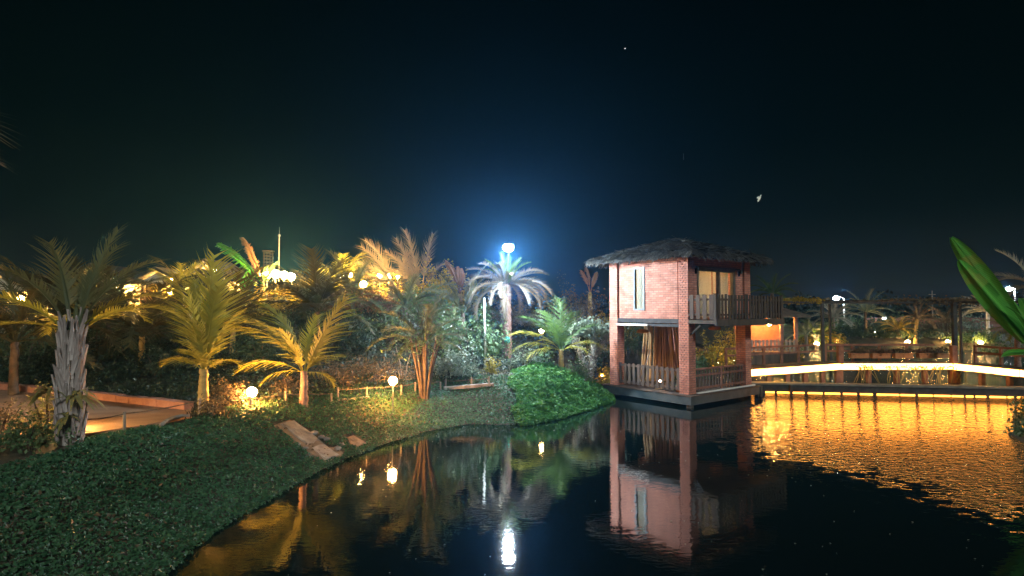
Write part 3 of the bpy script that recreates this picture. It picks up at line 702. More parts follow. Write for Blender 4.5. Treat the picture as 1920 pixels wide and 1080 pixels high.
# roots and vines trailing from the bridge edge into the water
for k, px in enumerate((1622, 1634, 1668, 1682, 1716, 1729, 1752, 1764, 1787, 1806, 1612, 1700)):
    D = 27.22; top = at(px, 697, D); top.z = DZ - .14; nb = int(rng.integers(2, 5))
    t = thing('trailing_vine', 'pale dangling vine stems trailing from the footbridge edge to the water', 'vine', top, group='vines trailing from the footbridge')
    for j in range(nb):
        dx = rng.normal() * .22; pts = [(0, 0, 0)] + [(dx * s + rng.normal() * .025, -.05 - .06 * s, -.75 * s) for s in (.25, .5, .75, 1)]
        MB().tube(pts, [.018, .016, .014, .012, .008], 5).build('stem', 'bark_coco', t)
    Pp = rng.normal(size=(36, 3)) * np.array([.16, .05, .06]) + np.array([0, -.1, -.02]); V, Fc = leaves_np(Pp, rng.normal(size=(36, 3)), .09, rng, .3)
    tag(link('leaves', mesh('leaves', V, Fc, 'yellow_leaf'), t), kind='stuff')
# pergola over the far side of the bridge
pg = thing('pergola', 'slim dark pergola frame above the footbridge with creeper on its beams', 'pergola')
def post(px, D, z0, z1, wd, mat='timber_dark'):
    p = at(px, 600, D); MB().box((p.x - wd / 2, p.y - wd / 2, z0), (p.x + wd / 2, p.y + wd / 2, z1)).build('post', mat, pg)
ZP = at(1600, 569, 28.6).z
for px, D, wd in ((1542, 28.4, .12), (1556, 30.6, .10), (1789, 28.55, .17), (1801, 30.4, .09)): post(px, D, DZ if D < 29 else -.9, ZP, wd)
pA, pB, pC = at(1440, 569, 26.2), at(1545, 569, 28.5), at(1795, 569, 28.6); pD = at(1985, 569, 25.4)
for a_, b_ in ((pA, pB), (pB, pC), (pC, pD)):
    a_ = Vector((a_.x, a_.y, ZP + .05)); b_ = Vector((b_.x, b_.y, ZP + .05))
    MB().beam(a_, b_, .10, .10).build('beam', 'timber_dark', pg)
    MB().beam(a_ + Vector((0, 2, .0)), b_ + Vector((0, 2, .0)), .08, .08).build('beam', 'timber_dark', pg)
for k in range(14):
    c = pB.lerp(pC, (k + .5) / 14); MB().beam((c.x, c.y - .2, ZP + .13), (c.x, c.y + 2.3, ZP + .13), .06, .06).build('crossbar', 'timber_dark', pg)
def leafstrip(name, p0, p1, n, spread, size, mat, label, cat):
    t = rng.random(n)[:, None]; p0, p1 = np.array(p0), np.array(p1)
    lump = .6 + .4 * np.sin(t * 37) * np.sin(t * 17 + 1)
    P = p0 + (p1 - p0) * t + rng.normal(size=(n, 3)) * np.array(spread) * lump
    c = (p0 + p1) / 2
    V, Fc = leaves_np(P - c, rng.normal(size=(n, 3)) + np.array([0, 0, .6]), size, rng, .4)
    o = link(name, mesh(name, V, Fc, mat), None, tuple(c)); tag(o, label, cat); return o
leafstrip('creeper', (at(1690, 565, 29)[0], 29.6, ZP + .12), (at(1880, 565, 28)[0], 28.8, ZP + .12), 2600, (.3, .7, .10), .13, 'dry_shrub', 'brownish creeper spread over the pergola beams', 'creeper')
leafstrip('creeper', (at(1470, 565, 27)[0], 27.6, ZP + .12), (at(1545, 565, 28)[0], 28.8, ZP + .12), 1100, (.3, .7, .08), .13, 'yellow_leaf', 'yellowish creeper on the pergola beam beside the balcony', 'creeper')

# ------------------------------------------------------------------ palms
SLOPE_SHRUBS = []
FR = {}
STY = dict(coco=dict(n=30, lf=.36, lw=.0155, vee=.12, dl=.50, stalk=.16, fwd=.62, r=.014),
           date=dict(n=54, lf=.21, lw=.0085, vee=.42, dl=.10, stalk=.10, fwd=.70, r=.013),
           feather=dict(n=40, lf=.26, lw=.012, vee=.25, dl=.30, stalk=.24, fwd=.8, r=.016))
def frond_me(style, bend, mat, seed=0):
    key = (style, bend, mat, seed)
    if key in FR: return FR[key]
    s = STY[style]; rg = np.random.default_rng(seed + 5); n = s['n']; V = []; Fc = []
    pt = np.zeros(3); rings = []; Ts = []
    for i in range(n + 1):
        u = i / n; ph = -bend * u ** 1.5; T = np.array([math.cos(ph), 0, math.sin(ph)]); N_ = np.array([-math.sin(ph), 0, math.cos(ph)])
        if i: pt = pt + T / n
        r = s['r'] * (1 - u) ** .8 + .0015; Yv = np.array([0, 1, 0]); b = len(V)
        V += [pt + N_ * r * .6, pt + Yv * r, pt - N_ * r * .6, pt - Yv * r]; rings.append(b); Ts.append((pt.copy(), T, N_))
        if i:
            a = rings[i - 1]
            for k in range(4): Fc.append((a + k, a + (k + 1) % 4, b + (k + 1) % 4, b + k))
    for i in range(int(n * s['stalk']), n):
        u = (i / n - s['stalk']) / (1 - s['stalk']); pt, T, N_ = Ts[i]
        for sd, k in ((1, 1), (-1, 3)):
            if rg.random() < .05: continue
            l = s['lf'] * (.35 + .75 * math.sin(PI * min(1, u * .82 + .16)) ** .8) * (.85 + .3 * rg.random()); fw = s['fwd'] + .35 * u + rg.normal() * .07
            dv = np.array([0, sd, 0]) * math.cos(fw) + T * math.sin(fw) + N_ * (s['vee'] + rg.normal() * .06)
            dv /= np.linalg.norm(dv); root = pt + np.array([0, sd, 0]) * .004
            dl = s['dl'] * (.7 + .6 * rg.random()); g_ = np.array([0, 0, -1.0])
            m1 = root + dv * l * .5 + g_ * l * dl * .22; tp = root + dv * l * .95 + g_ * l * dl; wv = T * s['lw'] * (1 - .3 * u)
            b = len(V); V += [m1 - wv * .5, m1 + wv * .5, tp]
            ra, rb = rings[i] + k, rings[i + 1] + k
            if sd > 0: Fc += [(ra, rb, b + 1, b), (b, b + 1, b + 2)]
            else: Fc += [(rb, ra, b, b + 1), (b + 1, b, b + 2)]
    FR[key] = mesh('frond', V, Fc, mat); return FR[key]
def trunk_mesh(h, r0, r1, mat, lean=(0, 0), rings=0.0, flare=.3, n=12, seg=22, seed=0):
    rg = np.random.default_rng(seed); m = MB(); pts = []; rad = []
    for i in range(seg + 1):
        u = i / seg; pts.append((lean[0] * u * u + .015 * rg.normal() * r0 * 4, lean[1] * u * u, -.25 + (h + .25) * u))
        rad.append((r0 + (r1 - r0) * u) * (1 + flare * max(0, 1 - u * 5) ** 2) * (1 + (rings * (1 if i % 2 else -1)) + .03 * rg.normal()))
    m.tube(pts, rad, n); return m.me('trunk', mat, True)
def palm(label, base, h, r0, r1, fronds, style, mat, bark='bark', group=None, lean=(0, 0), rings=0.0, seed=0, name='palm_tree', steep_mat=None, boots=False):
    """fronds: (azimuth deg, elevation deg, bend, length, roll deg)"""
    t = thing(name, label, 'palm', base, group=group)
    tk = link('trunk', trunk_mesh(h, r0, r1, bark, lean, rings, seed=seed), t)
    rg = np.random.default_rng(seed + 77)
    for k, f in enumerate(fronds):
        az, el, bd, ln_, *ro = f
        mt = steep_mat if (steep_mat and el > 52) else mat
        link('frond', frond_me(style, bd, mt, k % 2), t, (lean[0] + .5 * r1 * math.cos(R(az)), lean[1] + .5 * r1 * math.sin(R(az)), h - .03 - .10 * (k % 3) * r1),
             (R(ro[0] if ro else rg.normal() * 8), -R(el), R(az)), ln_)
    return t, tk
def crown(n, el0, el1, l0, l1, seed, b0=.6, b1=1.4, qb=3):
    rg = np.random.default_rng(seed); r = []
    for k in range(n):
        u = (k + .5) / n; el = el1 + (el0 - el1) * u; b = b0 + (b1 - b0) * (1 - u)
        r.append((k * 137.5 + rg.normal() * 12, el + rg.normal() * 5, round(b * qb) / qb, rg.uniform(l0, l1)))
    return r

# big shaggy palm at the yard's edge
pb = gat(138, 10.5)
fr = [(178, 62, 1.3, 2.35, 10), (188, 42, 1.0, 2.0, -10), (28, 80, .35, 2.0, 40), (60, 66, 1.0, 2.1), (120, 60, 1.2, 2.2), (95, 72, .7, 2.1), (150, 74, .9, 2.2),
      (10, 50, 1.2, 1.7), (75, 35, 1.3, 1.9), (200, 22, 1.2, 1.6), (140, 30, 1.4, 1.8), (40, 40, 1.3, 1.8)]
t, tk = palm('shaggy palm with grey ragged trunk standing on the bank beside the yard', pb, 2.05, .17, .12, fr, 'feather', 'coco', 'bark', seed=3, steep_mat='clump')  # upright fronds take a darker leaf colour to look shaded
tm = [MB().add([(-.05, -.012, 0), (.05, -.012, 0), (.055, .02, 0), (-.055, .02, 0), (-.045, -.03, .25), (.045, -.03, .25), (.04, .012, .25), (-.04, .012, .25),
                (-.03 + j * .012, -.05, .52 + .06 * j), (.012 + j * .012, -.05, .47 + .09 * j), (.012 + j * .012, -.02, .47 + .09 * j), (-.03 + j * .012, -.02, .52 + .06 * j)],
               [(0, 3, 2, 1), (0, 1, 5, 4), (1, 2, 6, 5), (2, 3, 7, 6), (3, 0, 4, 7), (4, 5, 9, 8), (5, 6, 10, 9), (6, 7, 11, 10), (7, 4, 8, 11), (8, 9, 10, 11)]).me('frond_stub', 'stub') for j in range(3)]
for k in range(140):
    u = k / 140; zz_ = .02 + 1.75 * u; az = k * 2.399 + rng.normal() * .1; rr = (.195 - .065 * u) + .012 * rng.normal()
    link('frond_stub', tm[k % 3], t, (rr * math.cos(az), rr * math.sin(az), zz_), (R(-6 + 14 * rng.random() * (.4 + u)) * -1, R(rng.normal() * 7), az + PI / 2), (.45 + .45 * rng.random(), .8, .45 + .55 * u + .4 * rng.random()))
def fern(base, n, ln_, label, group, out=(0, 0)):
    t = thing('fern', label, 'fern', base, group=group)
    V = []; Fc = []
    for k in range(n):
        az = rng.random() * 2 * PI if out == (0, 0) else math.atan2(out[1], out[0]) + rng.normal() * .9
        el = rng.uniform(.1, 1.2); l = ln_ * rng.uniform(.6, 1.1); b = len(V); wd = .03
        for j in range(7):
            u = j / 6; rr = l * (u * math.cos(el) + .0); z = l * (math.sin(el) * u - .75 * u * u)
            w_ = wd * math.sin(PI * (.12 + .86 * u)) + .002; cx, cy_ = math.cos(az), math.sin(az)
            V += [(cx * rr - cy_ * w_, cy_ * rr + cx * w_, z), (cx * rr + cy_ * w_, cy_ * rr - cx * w_, z)]
            if j: Fc.append((b + 2 * j - 2, b + 2 * j - 1, b + 2 * j + 1, b + 2 * j))
    tag(link('fronds', mesh('fronds', V, Fc, 'fern'), t), kind='stuff')
fern(pb + Vector((-.28, -.12, .95)), 40, .5, 'yellowish fern growing from the pond-palm trunk, bushy and drooping', 'ferns on the shaggy palm trunk', (-1, -.4))
fern(pb + Vector((.20, -.20, .88)), 24, .62, 'pale arching fern growing from the shaggy trunk towards the pond', 'ferns on the shaggy palm trunk', (1, -.3))
fern(pb + Vector((.12, -.24, .55)), 8, .36, 'small pale fern low on the shaggy palm trunk', 'ferns on the shaggy palm trunk', (.7, -.7))

# young coconut palms by the rope fence
b_ = gat(385, 13.7)
palm('young coconut palm with tall upright fronds beside the paved yard', b_, 1.05, .14, .09,
     [(92, 87, .2, 2.75, 0), (85, 85, .2, 2.3, 12), (255, 83, .35, 1.9, 0), (172, 80, .7, 1.6), (8, 79, .7, 1.55), (200, 84, .35, 2.1), (330, 84, .35, 2.0), (185, 50, 1.66, 1.0), (355, 46, 1.66, 1.0), (230, 48, 1.66, .95), (310, 50, 1.66, .95), (140, 84, .35, 2.2), (270, 60, 1.3, 1.1)],
     'coco', 'coco', 'bark_coco', rings=.04, seed=5, name='coconut_palm')
b_ = gat(572, 15.5)
palm('young coconut palm with wide spreading yellow fronds behind the rope fence', b_, .9, .13, .08,
     [(176, 72, 1.66, 2.5, 25), (170, 60, 1.3, 2.3, 25), (10, 68, .2, 2.2, -30), (92, 80, .7, 1.7), (250, 70, .7, 1.5), (200, 36, 1.3, 1.6), (330, 45, 1.0, 1.3), (150, 72, .7, 2.2, 20), (60, 66, .7, 1.7), (190, 15, 1.3, 1.1), (345, 10, 1.3, 1.0)],
     'coco', 'coco', 'date_bark', rings=.05, seed=6, name='coconut_palm')
b_ = gat(1052, 22.6)
palm('young coconut palm with light trunk rising from the bright creeper mound', b_, 1.15, .13, .09,
     [(178, 48, 1.3, 2.1, 10), (172, 30, 1.3, 1.9, 10), (90, 82, .35, 2.1, 0), (185, 66, 1.0, 2.0), (20, 60, 1.0, 1.7), (350, 40, 1.3, 1.5), (255, 62, .7, 1.5), (120, 68, .7, 2.0), (60, 70, .7, 1.9), (200, 20, 1.3, 1.5), (320, 30, 1.3, 1.2)],
     'coco', 'coco', 'bark_coco', rings=.04, seed=8, name='coconut_palm', steep_mat='date_new')
# date palm below the floodlight
b_ = gat(949, 24.9); hc = at(949, 532, 24.9).z - b_.z
fr = [(a, e_, bd, l * (.68 if e_ > 50 else 1.0)) for a, e_, bd, l in crown(42, 76, -14, 1.75, 2.2, 21, .66, 1.66)]
t, tk = palm('date palm with silvery drooping fronds right under the bright floodlight', b_, hc, .20, .16, fr, 'date', 'date', 'date_bark', seed=9, name='date_palm', steep_mat='date_new')
sm = MB().add([(-.06, 0, 0), (.06, 0, 0), (.07, .03, .0), (-.07, .03, 0), (0, -.035, .16), (.03, -.02, .17)], [(0, 1, 5, 4), (1, 2, 5), (2, 3, 4, 5), (3, 0, 4)]).me('frond_scar', 'date_bark')
for k in range(150):
    u = k / 150; az = k * 2.399; zz_ = .1 + (hc - .25) * u; rr = .225 - .04 * u
    link('frond_scar', sm, t, (rr * math.cos(az), rr * math.sin(az), zz_), (0, 0, az + PI / 2))
# palms in the dark on the slope
b_ = gat(30, 16.5)
palm('dim feathery palm standing at the end of the red kerb', b_, 1.55, .13, .09, crown(15, 78, 5, 1.9, 2.5, 31), 'feather', 'palm_dark', 'bark', seed=31)
b_ = gat(268, 19.5)
palm('dark palm with forked stems behind the paved yard', b_, 1.3, .12, .08, crown(13, 80, 12, 2.2, 2.9, 32), 'coco', 'palm_dark', 'bark_coco', seed=32)
b_ = gat(438, 20.5)
palm('dark palm standing beyond the tall coconut palm on the slope', b_, 1.1, .11, .08, crown(12, 80, 20, 2.2, 2.9, 33), 'coco', 'palm_dark', 'bark_coco', seed=33)
b_ = gat(596, 21)
palm('dark leafy palm rising behind the yellow coconut palm', b_, 1.3, .12, .08, crown(16, 82, 15, 2.1, 2.6, 34), 'coco', 'palm_dark', 'bark', seed=34)
b_ = gat(120, 19.8)
palm('dark palm behind the shaggy palm on the slope', b_, 1.7, .12, .08, crown(14, 80, 10, 2.2, 2.8, 35), 'coco', 'palm_dark', 'bark', seed=35)
b_ = gat(205, 22)
palm('dark slender palm in front of the lit bamboo hut', b_, 1.7, .12, .08, crown(12, 80, 10, 2.1, 2.6, 36), 'coco', 'palm_dark', 'bark', seed=36)
b_ = gat(797, 18.4)
t, tk = palm('clumping yellow-green palm with many slender stems beside the fence lamp', b_, 1.75, .12, .09, crown(22, 84, 12, 1.3, 2.1, 37, .66, 1.33), 'feather', 'clump', 'bark', seed=37)
for k in range(9):
    a_ = k * .7; MB().tube([(.1 * math.cos(a_), .1 * math.sin(a_), 0), (.24 * math.cos(a_), .2 * math.sin(a_), .9), (.5 * math.cos(a_), .4 * math.sin(a_), 1.9)], [.045, .035, .018], 6).build('stem', 'bark', t)
Pc = rng.normal(size=(900, 3)) * np.array([.55, .45, .42]) + np.array([.05, 0, 2.1]); V, Fc = leaves_np(Pc, rng.normal(size=(900, 3)) + np.array([0, 0, .5]), .12, rng, .5, .45)
tag(link('leaflets', mesh('leaflets', V, Fc, 'shrub'), t), kind='stuff')
for px, D, h, sd, mt, lb in ((662, 25.5, .9, 92, 'clump', 'grey-green palm on the slope below the hilltop lamp pair'), (358, 24.5, 1.2, 93, 'palm_dark', 'dark palm on the slope below the golden hut shrub'),
                             (150, 26, 1.8, 94, 'palm_dark', 'tall dark palm before the lit hut behind the shaggy palm'), (75, 25, 1.9, 95, 'palm_dark', 'dark palm below the lit hut at the frame edge'), (868, 25.8, 1.0, 96, 'clump', 'grey-green palm between the clumping palm and the date palm'),
                             (760, 25.2, .8, 97, 'clump', 'low grey-green palm behind the clumping palm')):
    palm(lb, gat(px, D), h, .12, .08, crown(14, 80, 8, 1.8, 2.5, sd), 'coco' if mt != 'clump' else 'feather', mt, 'bark', seed=sd, group='palms on the slope')
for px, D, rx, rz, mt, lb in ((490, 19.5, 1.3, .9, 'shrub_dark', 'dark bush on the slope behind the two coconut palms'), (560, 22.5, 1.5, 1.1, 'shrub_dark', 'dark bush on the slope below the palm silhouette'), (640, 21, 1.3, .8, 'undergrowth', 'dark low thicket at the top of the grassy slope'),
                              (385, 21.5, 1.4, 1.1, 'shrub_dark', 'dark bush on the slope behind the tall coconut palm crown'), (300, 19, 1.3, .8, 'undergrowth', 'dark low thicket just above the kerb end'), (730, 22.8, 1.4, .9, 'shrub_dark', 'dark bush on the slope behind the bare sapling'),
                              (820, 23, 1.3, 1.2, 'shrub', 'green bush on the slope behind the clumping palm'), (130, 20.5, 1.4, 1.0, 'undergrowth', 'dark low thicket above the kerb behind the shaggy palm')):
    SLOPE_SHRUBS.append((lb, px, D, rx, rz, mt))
# hilltop palms
for px, D, h, sd, mt, lb in ((338, 27, 1.3, 41, 'coco', 'lit palm in front of the gabled hut'), (640, 30, 1.7, 42, 'coco', 'feathery palm between two clusters of hilltop lamps'),
                             (700, 33, 2.1, 43, 'palm_dark', 'greenish palm behind the hilltop lamps'), (575, 27, .6, 44, 'palm_dark', 'palm silhouette against the brightest hilltop lamps')):
    b_ = gat(px, D); palm(lb, b_, h, .14, .10, crown(15, 78, 0, 1.5, 2.0, sd), 'coco', mt, 'bark', seed=sd, group='palms on the hilltop')
# tall palm outside the frame on the left, its frond tips hang into view
b_ = Vector((-10.15, 8.4, hz(-10.15, 8.4)))
palm('tall palm at the yard corner with fronds arching high over the bank', b_, 4.9, .17, .12, [(2, 42, 1.66, 2.75, 0), (350, 14, 1.33, 2.55, 0), (30, 30, 1.33, 2.2), (80, 40, 1.3, 2.3), (130, 30, 1.3, 2.3), (180, 40, 1.3, 2.3), (230, 35, 1.3, 2.3), (280, 40, 1.3, 2.0), (150, 70, .7, 2.2)],
     'feather', 'date', 'bark_pale', seed=51)

# ------------------------------------------------------------------ banana-type plants
def paddle_me(mat, seed, bend=.8, wd=.17, n=18, tear=.5, fold=.25, stalk=.18):
    n = 34 if tear >= .8 else 22
    rg = np.random.default_rng(seed); V = []; Fc = []; pt = np.zeros(3); rings = []; fr_ = []
    for i in range(n + 1):
        u = i / n; ph = -bend * u ** 1.6; T = np.array([math.cos(ph), 0, math.sin(ph)]); N_ = np.array([-math.sin(ph), 0, math.cos(ph)])
        if i: pt = pt + T / n
        r = .018 * (1 - u) + .003; b = len(V); V += [pt + N_ * r * .5, pt + np.array([0, r, 0]), pt - N_ * r, pt - np.array([0, r, 0])]; rings.append(b); fr_.append((pt.copy(), T, N_))
        if i:
            a = rings[i - 1]
            for k in range(4): Fc.append((a + k, a + (k + 1) % 4, b + (k + 1) % 4, b + k))
    i0 = int(n * stalk)
    for sd, k in ((1, 1), (-1, 3)):
        jit = rg.normal() * .1; prev = None
        for i in range(i0, n):
            u0, u1 = (i - i0) / (n - i0), (i + 1 - i0) / (n - i0)
            if prev is None or rg.random() < tear * .6: jit = rg.normal() * .18 * tear; prev = None
            q = []
            for u, (p, T, N_) in ((u0, fr_[i]), (u1, fr_[i + 1])):
                w_ = wd * math.sin(PI * min(1, .06 + u * .93)) ** .55 * (1 - .1 * abs(jit))
                for s_, up in ((.55, fold), (1.0, fold * .55 + jit)):
                    q.append(p + np.array([0, sd, 0]) * w_ * s_ + N_ * w_ * up * s_ + T * w_ * s_ * .45)
            if tear >= .8 or (tear >= .5 and rg.random() < .3):
                prev = None; g_ = np.array([0, 0, -1.0]) * wd * rg.random() * .9; mid = (q[1] + q[3]) / 2 + g_
                q[1] = mid + (q[1] - (q[1] + q[3]) / 2) * .35; q[3] = mid + (q[3] - (mid - g_)) * .35
            b = len(V)
            if prev is None: V += q; a0, a1, b0, b1 = b, b + 1, b + 2, b + 3
            else: V += q[2:]; a0, a1 = prev; b0, b1 = b, b + 1
            ra, rb = rings[i] + k, rings[i + 1] + k
            f_ = [(ra, rb, b0, a0), (a0, b0, b1, a1)]
            Fc += f_ if sd > 0 else [x[::-1] for x in f_]; prev = (b0, b1)
    return mesh('leaf', V, Fc, mat, True)
def banana(label, base, stems, leaves, mat, name='banana_plant', group=None, wd=.17, tear=.5, stalk=.18, seed=0, stem_mat='bark_coco'):
    """leaves: (az, el, bend, length, roll[, mat])"""
    t = thing(name, label, 'plant', base, group=group)
    for (dx, dy, h, r) in stems:
        MB().tube([(dx, dy, -.2), (dx, dy, h * .5), (dx * .8, dy * .8, h)], [r * 1.15, r, r * .75], 10).build('stem', stem_mat, t, True)
    h = max(s_[2] for s_ in stems)
    for k, l in enumerate(leaves):
        link('leaf', paddle_me(l[5] if len(l) > 5 else mat, seed * 31 + k, l[2], wd, tear=tear, stalk=stalk), t, (0, 0, h - .08 * (k % 3)), (R(l[4]), -R(l[1]), R(l[0])), l[3])
    return t
# banana at the right edge of the pond
bx = at(1946, 600, 15.2); bz = hz(bx.x, bx.y)
banana('banana plant with long bright green leaves leaning over the pond', (bx.x, bx.y, bz), [(0, 0, 2.15, .12), (.35, .3, 1.6, .1)],
       [(179, 55, .2, 3.8, 52), (185, 48, .28, 3.5, 60), (215, 62, .7, 1.9, -40), (185, 6, .7, 1.5, 60), (60, 60, .8, 2.4, 0), (330, 50, .8, 2.3, 0), (100, 68, .6, 2.5, 0), (262, 70, .5, 1.6, 20)], 'banana', wd=.066, tear=.35, seed=2)
# traveller's palms, banana and rusty leaves on the hilltop
def fan(label, px, D, h, n, ln_, mat, seed, spread=60, tilt=0, wd=.11):
    b_ = gat(px, D); rg = np.random.default_rng(seed)
    lv = []
    for k in range(n):
        a = -spread + 2 * spread * k / (n - 1) + tilt; az = 180 if a < 0 else 0
        lv.append((az + rg.normal() * 12, 90 - abs(a), .45 + .012 * abs(a), ln_ * rg.uniform(.85, 1.1), 90 + rg.normal() * 25))
    banana(label, b_, [(0, 0, h, .14)], lv, mat, name='fan_palm', wd=wd, tear=1.0, stalk=.35, seed=seed, group='fan-leaved palms on the hilltop')
for px, D, fr_, lb, sd in ((742, 31, [(178, 74, 1.0, 3.1, 60), (184, 62, 1.0, 3.0, 70), (172, 52, 1.3, 2.7, 60), (5, 80, .7, 2.4, 60), (15, 60, 1.3, 2.0, 50), (176, 40, 1.3, 2.2, 50)], 'ragged feather palm leaning above the hilltop lamps', 61),
                           (790, 30.5, [(180, 80, .35, 3.1, 60), (176, 68, .35, 2.9, 70), (2, 84, .35, 3.0, 60), (185, 56, .7, 2.7, 60), (10, 64, 1.0, 2.0, 50), (170, 45, 1.0, 2.2, 50)], 'ragged upright feather palm beside the golden hilltop shrub', 62)):
    palm(lb, gat(px, D), 1.5, .14, .10, fr_, 'feather', 'date', 'bark', seed=sd, group='palms on the hilltop')
b_ = gat(492, 29.5)
banana('plant with one green and one rusty banana leaf on the hilltop', b_, [(0, 0, 1.6, .13)], [(182, 52, .55, 2.9, 60, 'banana'), (176, 72, .3, 2.6, 70, 'russet_leaf'), (15, 70, .6, 1.6, 60), (100, 60, .8, 1.6, 0), (190, 25, .6, 1.4, 50)], 'shrub', wd=.10, tear=.8, seed=4)
b_ = gat(458, 29)
banana('low green banana plant lit on the hilltop beside the gabled hut', b_, [(0, 0, 1.15, .1)], [(190, 70, .5, 1.0, 40), (10, 74, .5, 1.0, 50), (265, 70, .5, .9, 0), (90, 80, .3, 1.1, 0)], 'banana', wd=.16, tear=.2, seed=5)
fan('tall russet leaf plant behind the date palm', 862, 28, 1.3, 3, 1.6, 'russet_leaf', 63, 14)
fan('brown upright leaf plant far behind the house', 1106, 34, 2.4, 3, 1.5, 'russet_leaf', 64, 14)

# ------------------------------------------------------------------ shrubs
def shrub(label, base, rx, ry, rz, n, size, mat, name='shrub', cat='shrub', group=None, stems=5, lumpy=.35, shell=.45, up=.4):
    t = thing(name, label, cat, base, group=group); rg = np.random.default_rng(abs(hash(label)) % 99991 if False else (len(label) * 7919 + int(base[0] * 131) + int(base[1] * 37)) % 99991)
    d = rg.normal(size=(n, 3)); d /= np.linalg.norm(d, axis=1)[:, None]; d[:, 2] = np.abs(d[:, 2]) * 1.0 - .15
    lum = 1 + lumpy * np.sin(d[:, 0] * 5 + rg.random() * 6) * np.sin(d[:, 1] * 5 + rg.random() * 6) + lumpy * .7 * np.sin(d[:, 2] * 7 + d[:, 0] * 9 + rg.random() * 6)
    rad = (shell + (1 - shell) * rg.random(n)) * lum
    P = d * rad[:, None] * np.array([rx, ry, rz]) + np.array([0, 0, rz * .28])
    P[:, 2] = np.maximum(P[:, 2], .03)
    V, Fc = leaves_np(P, d + np.array([0, 0, up]), size, rg, .6)
    tag(link('foliage', mesh('foliage', V, Fc, mat), t), kind='stuff')
    for k in range(stems):
        a = 2 * PI * k / stems + rg.random(); q = (math.cos(a) * rx * .5, math.sin(a) * ry * .5, rz * .9)
        MB().tube([(q[0] * .15, q[1] * .15, -.15), (q[0] * .5, q[1] * .5, rz * .45), q], [.025, .018, .008], 5).build('stem', 'bark', t)
    return t
for lb, px, D, rx, rz, mt in SLOPE_SHRUBS: shrub(lb, gat(px, D), rx, rx * .6, rz, 2000, .10, mt, group='bushes on the slope')
shrub('silver-green bushy shrub between the clumping palm and the light pole', gat(850, 20.3), .95, .6, .95, 2600, .085, 'shrub_grey')
shrub('dark glossy shrub behind the light pole', gat(880, 22.6), 1.3, .7, 1.7, 1800, .11, 'shrub')
shrub('yellow-leaved shrub at the foot of the light pole', gat(921, 21.2), .32, .32, .62, 520, .075, 'yellow_leaf')
shrub('green papaya-like bush beside the light pole', gat(915, 24), .8, .6, 1.6, 700, .16, 'shrub')
shrub('pale tangled shrub at the foot of the date palm', gat(985, 23.2), .8, .5, .7, 900, .09, 'shrub_grey')
shrub('round green shrub between the date palm and the coconut palm', gat(1022, 23.6), .55, .5, .85, 900, .09, 'shrub')
shrub('green shrub at the foot of the mound coconut palm', gat(1082, 23.6), .6, .5, .85, 900, .09, 'shrub')
shrub('golden croton bush beside the left brick pillar', gat(1134, 25.2), .42, .4, .85, 900, .10, 'yellow_leaf')
shrub('dark bush behind the croton and the pale vine tree', gat(1120, 27.5), 1.2, .8, 1.7, 1500, .12, 'shrub_dark')
shrub('dry reddish bush between the tall coconut palm and the garden lamp', gat(425, 14.6), .55, .45, .62, 1100, .065, 'dry_shrub')
shrub('dry grassy bush at the foot of the tall coconut palm', gat(400, 13.3), .35, .3, .42, 600, .06, 'dry_shrub')
shrub('dry bush just past the garden lamp', gat(545, 16.2), .6, .4, .55, 900, .06, 'dry_shrub')
shrub('dry weeds behind the rope fence lamp', gat(700, 18.8), 1.5, .5, .8, 2400, .06, 'dry_shrub')
shrub('dry weeds beside the yellow coconut palm', gat(630, 17.8), .9, .5, .65, 1300, .06, 'dry_shrub')
shrub('low green weeds by the yard beside the shaggy palm', gat(60, 10.2), .75, .6, .50, 1500, .06, 'shrub')
shrub('dry ferny bush beside the shaggy palm trunk', gat(96, 11.0), .5, .4, .8, 1300, .055, 'fern')
shrub('tall dry weeds at the frame edge beside the yard', gat(8, 11.2), .6, .5, .6, 900, .06, 'dry_shrub')
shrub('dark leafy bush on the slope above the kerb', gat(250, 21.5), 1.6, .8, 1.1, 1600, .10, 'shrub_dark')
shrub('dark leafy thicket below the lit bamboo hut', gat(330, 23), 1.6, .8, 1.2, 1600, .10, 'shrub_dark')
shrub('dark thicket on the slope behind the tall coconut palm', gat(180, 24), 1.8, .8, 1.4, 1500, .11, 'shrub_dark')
shrub('dark round thicket on the slope at the frame edge', gat(50, 23), 2.2, 1.0, 1.7, 1800, .11, 'shrub_dark')
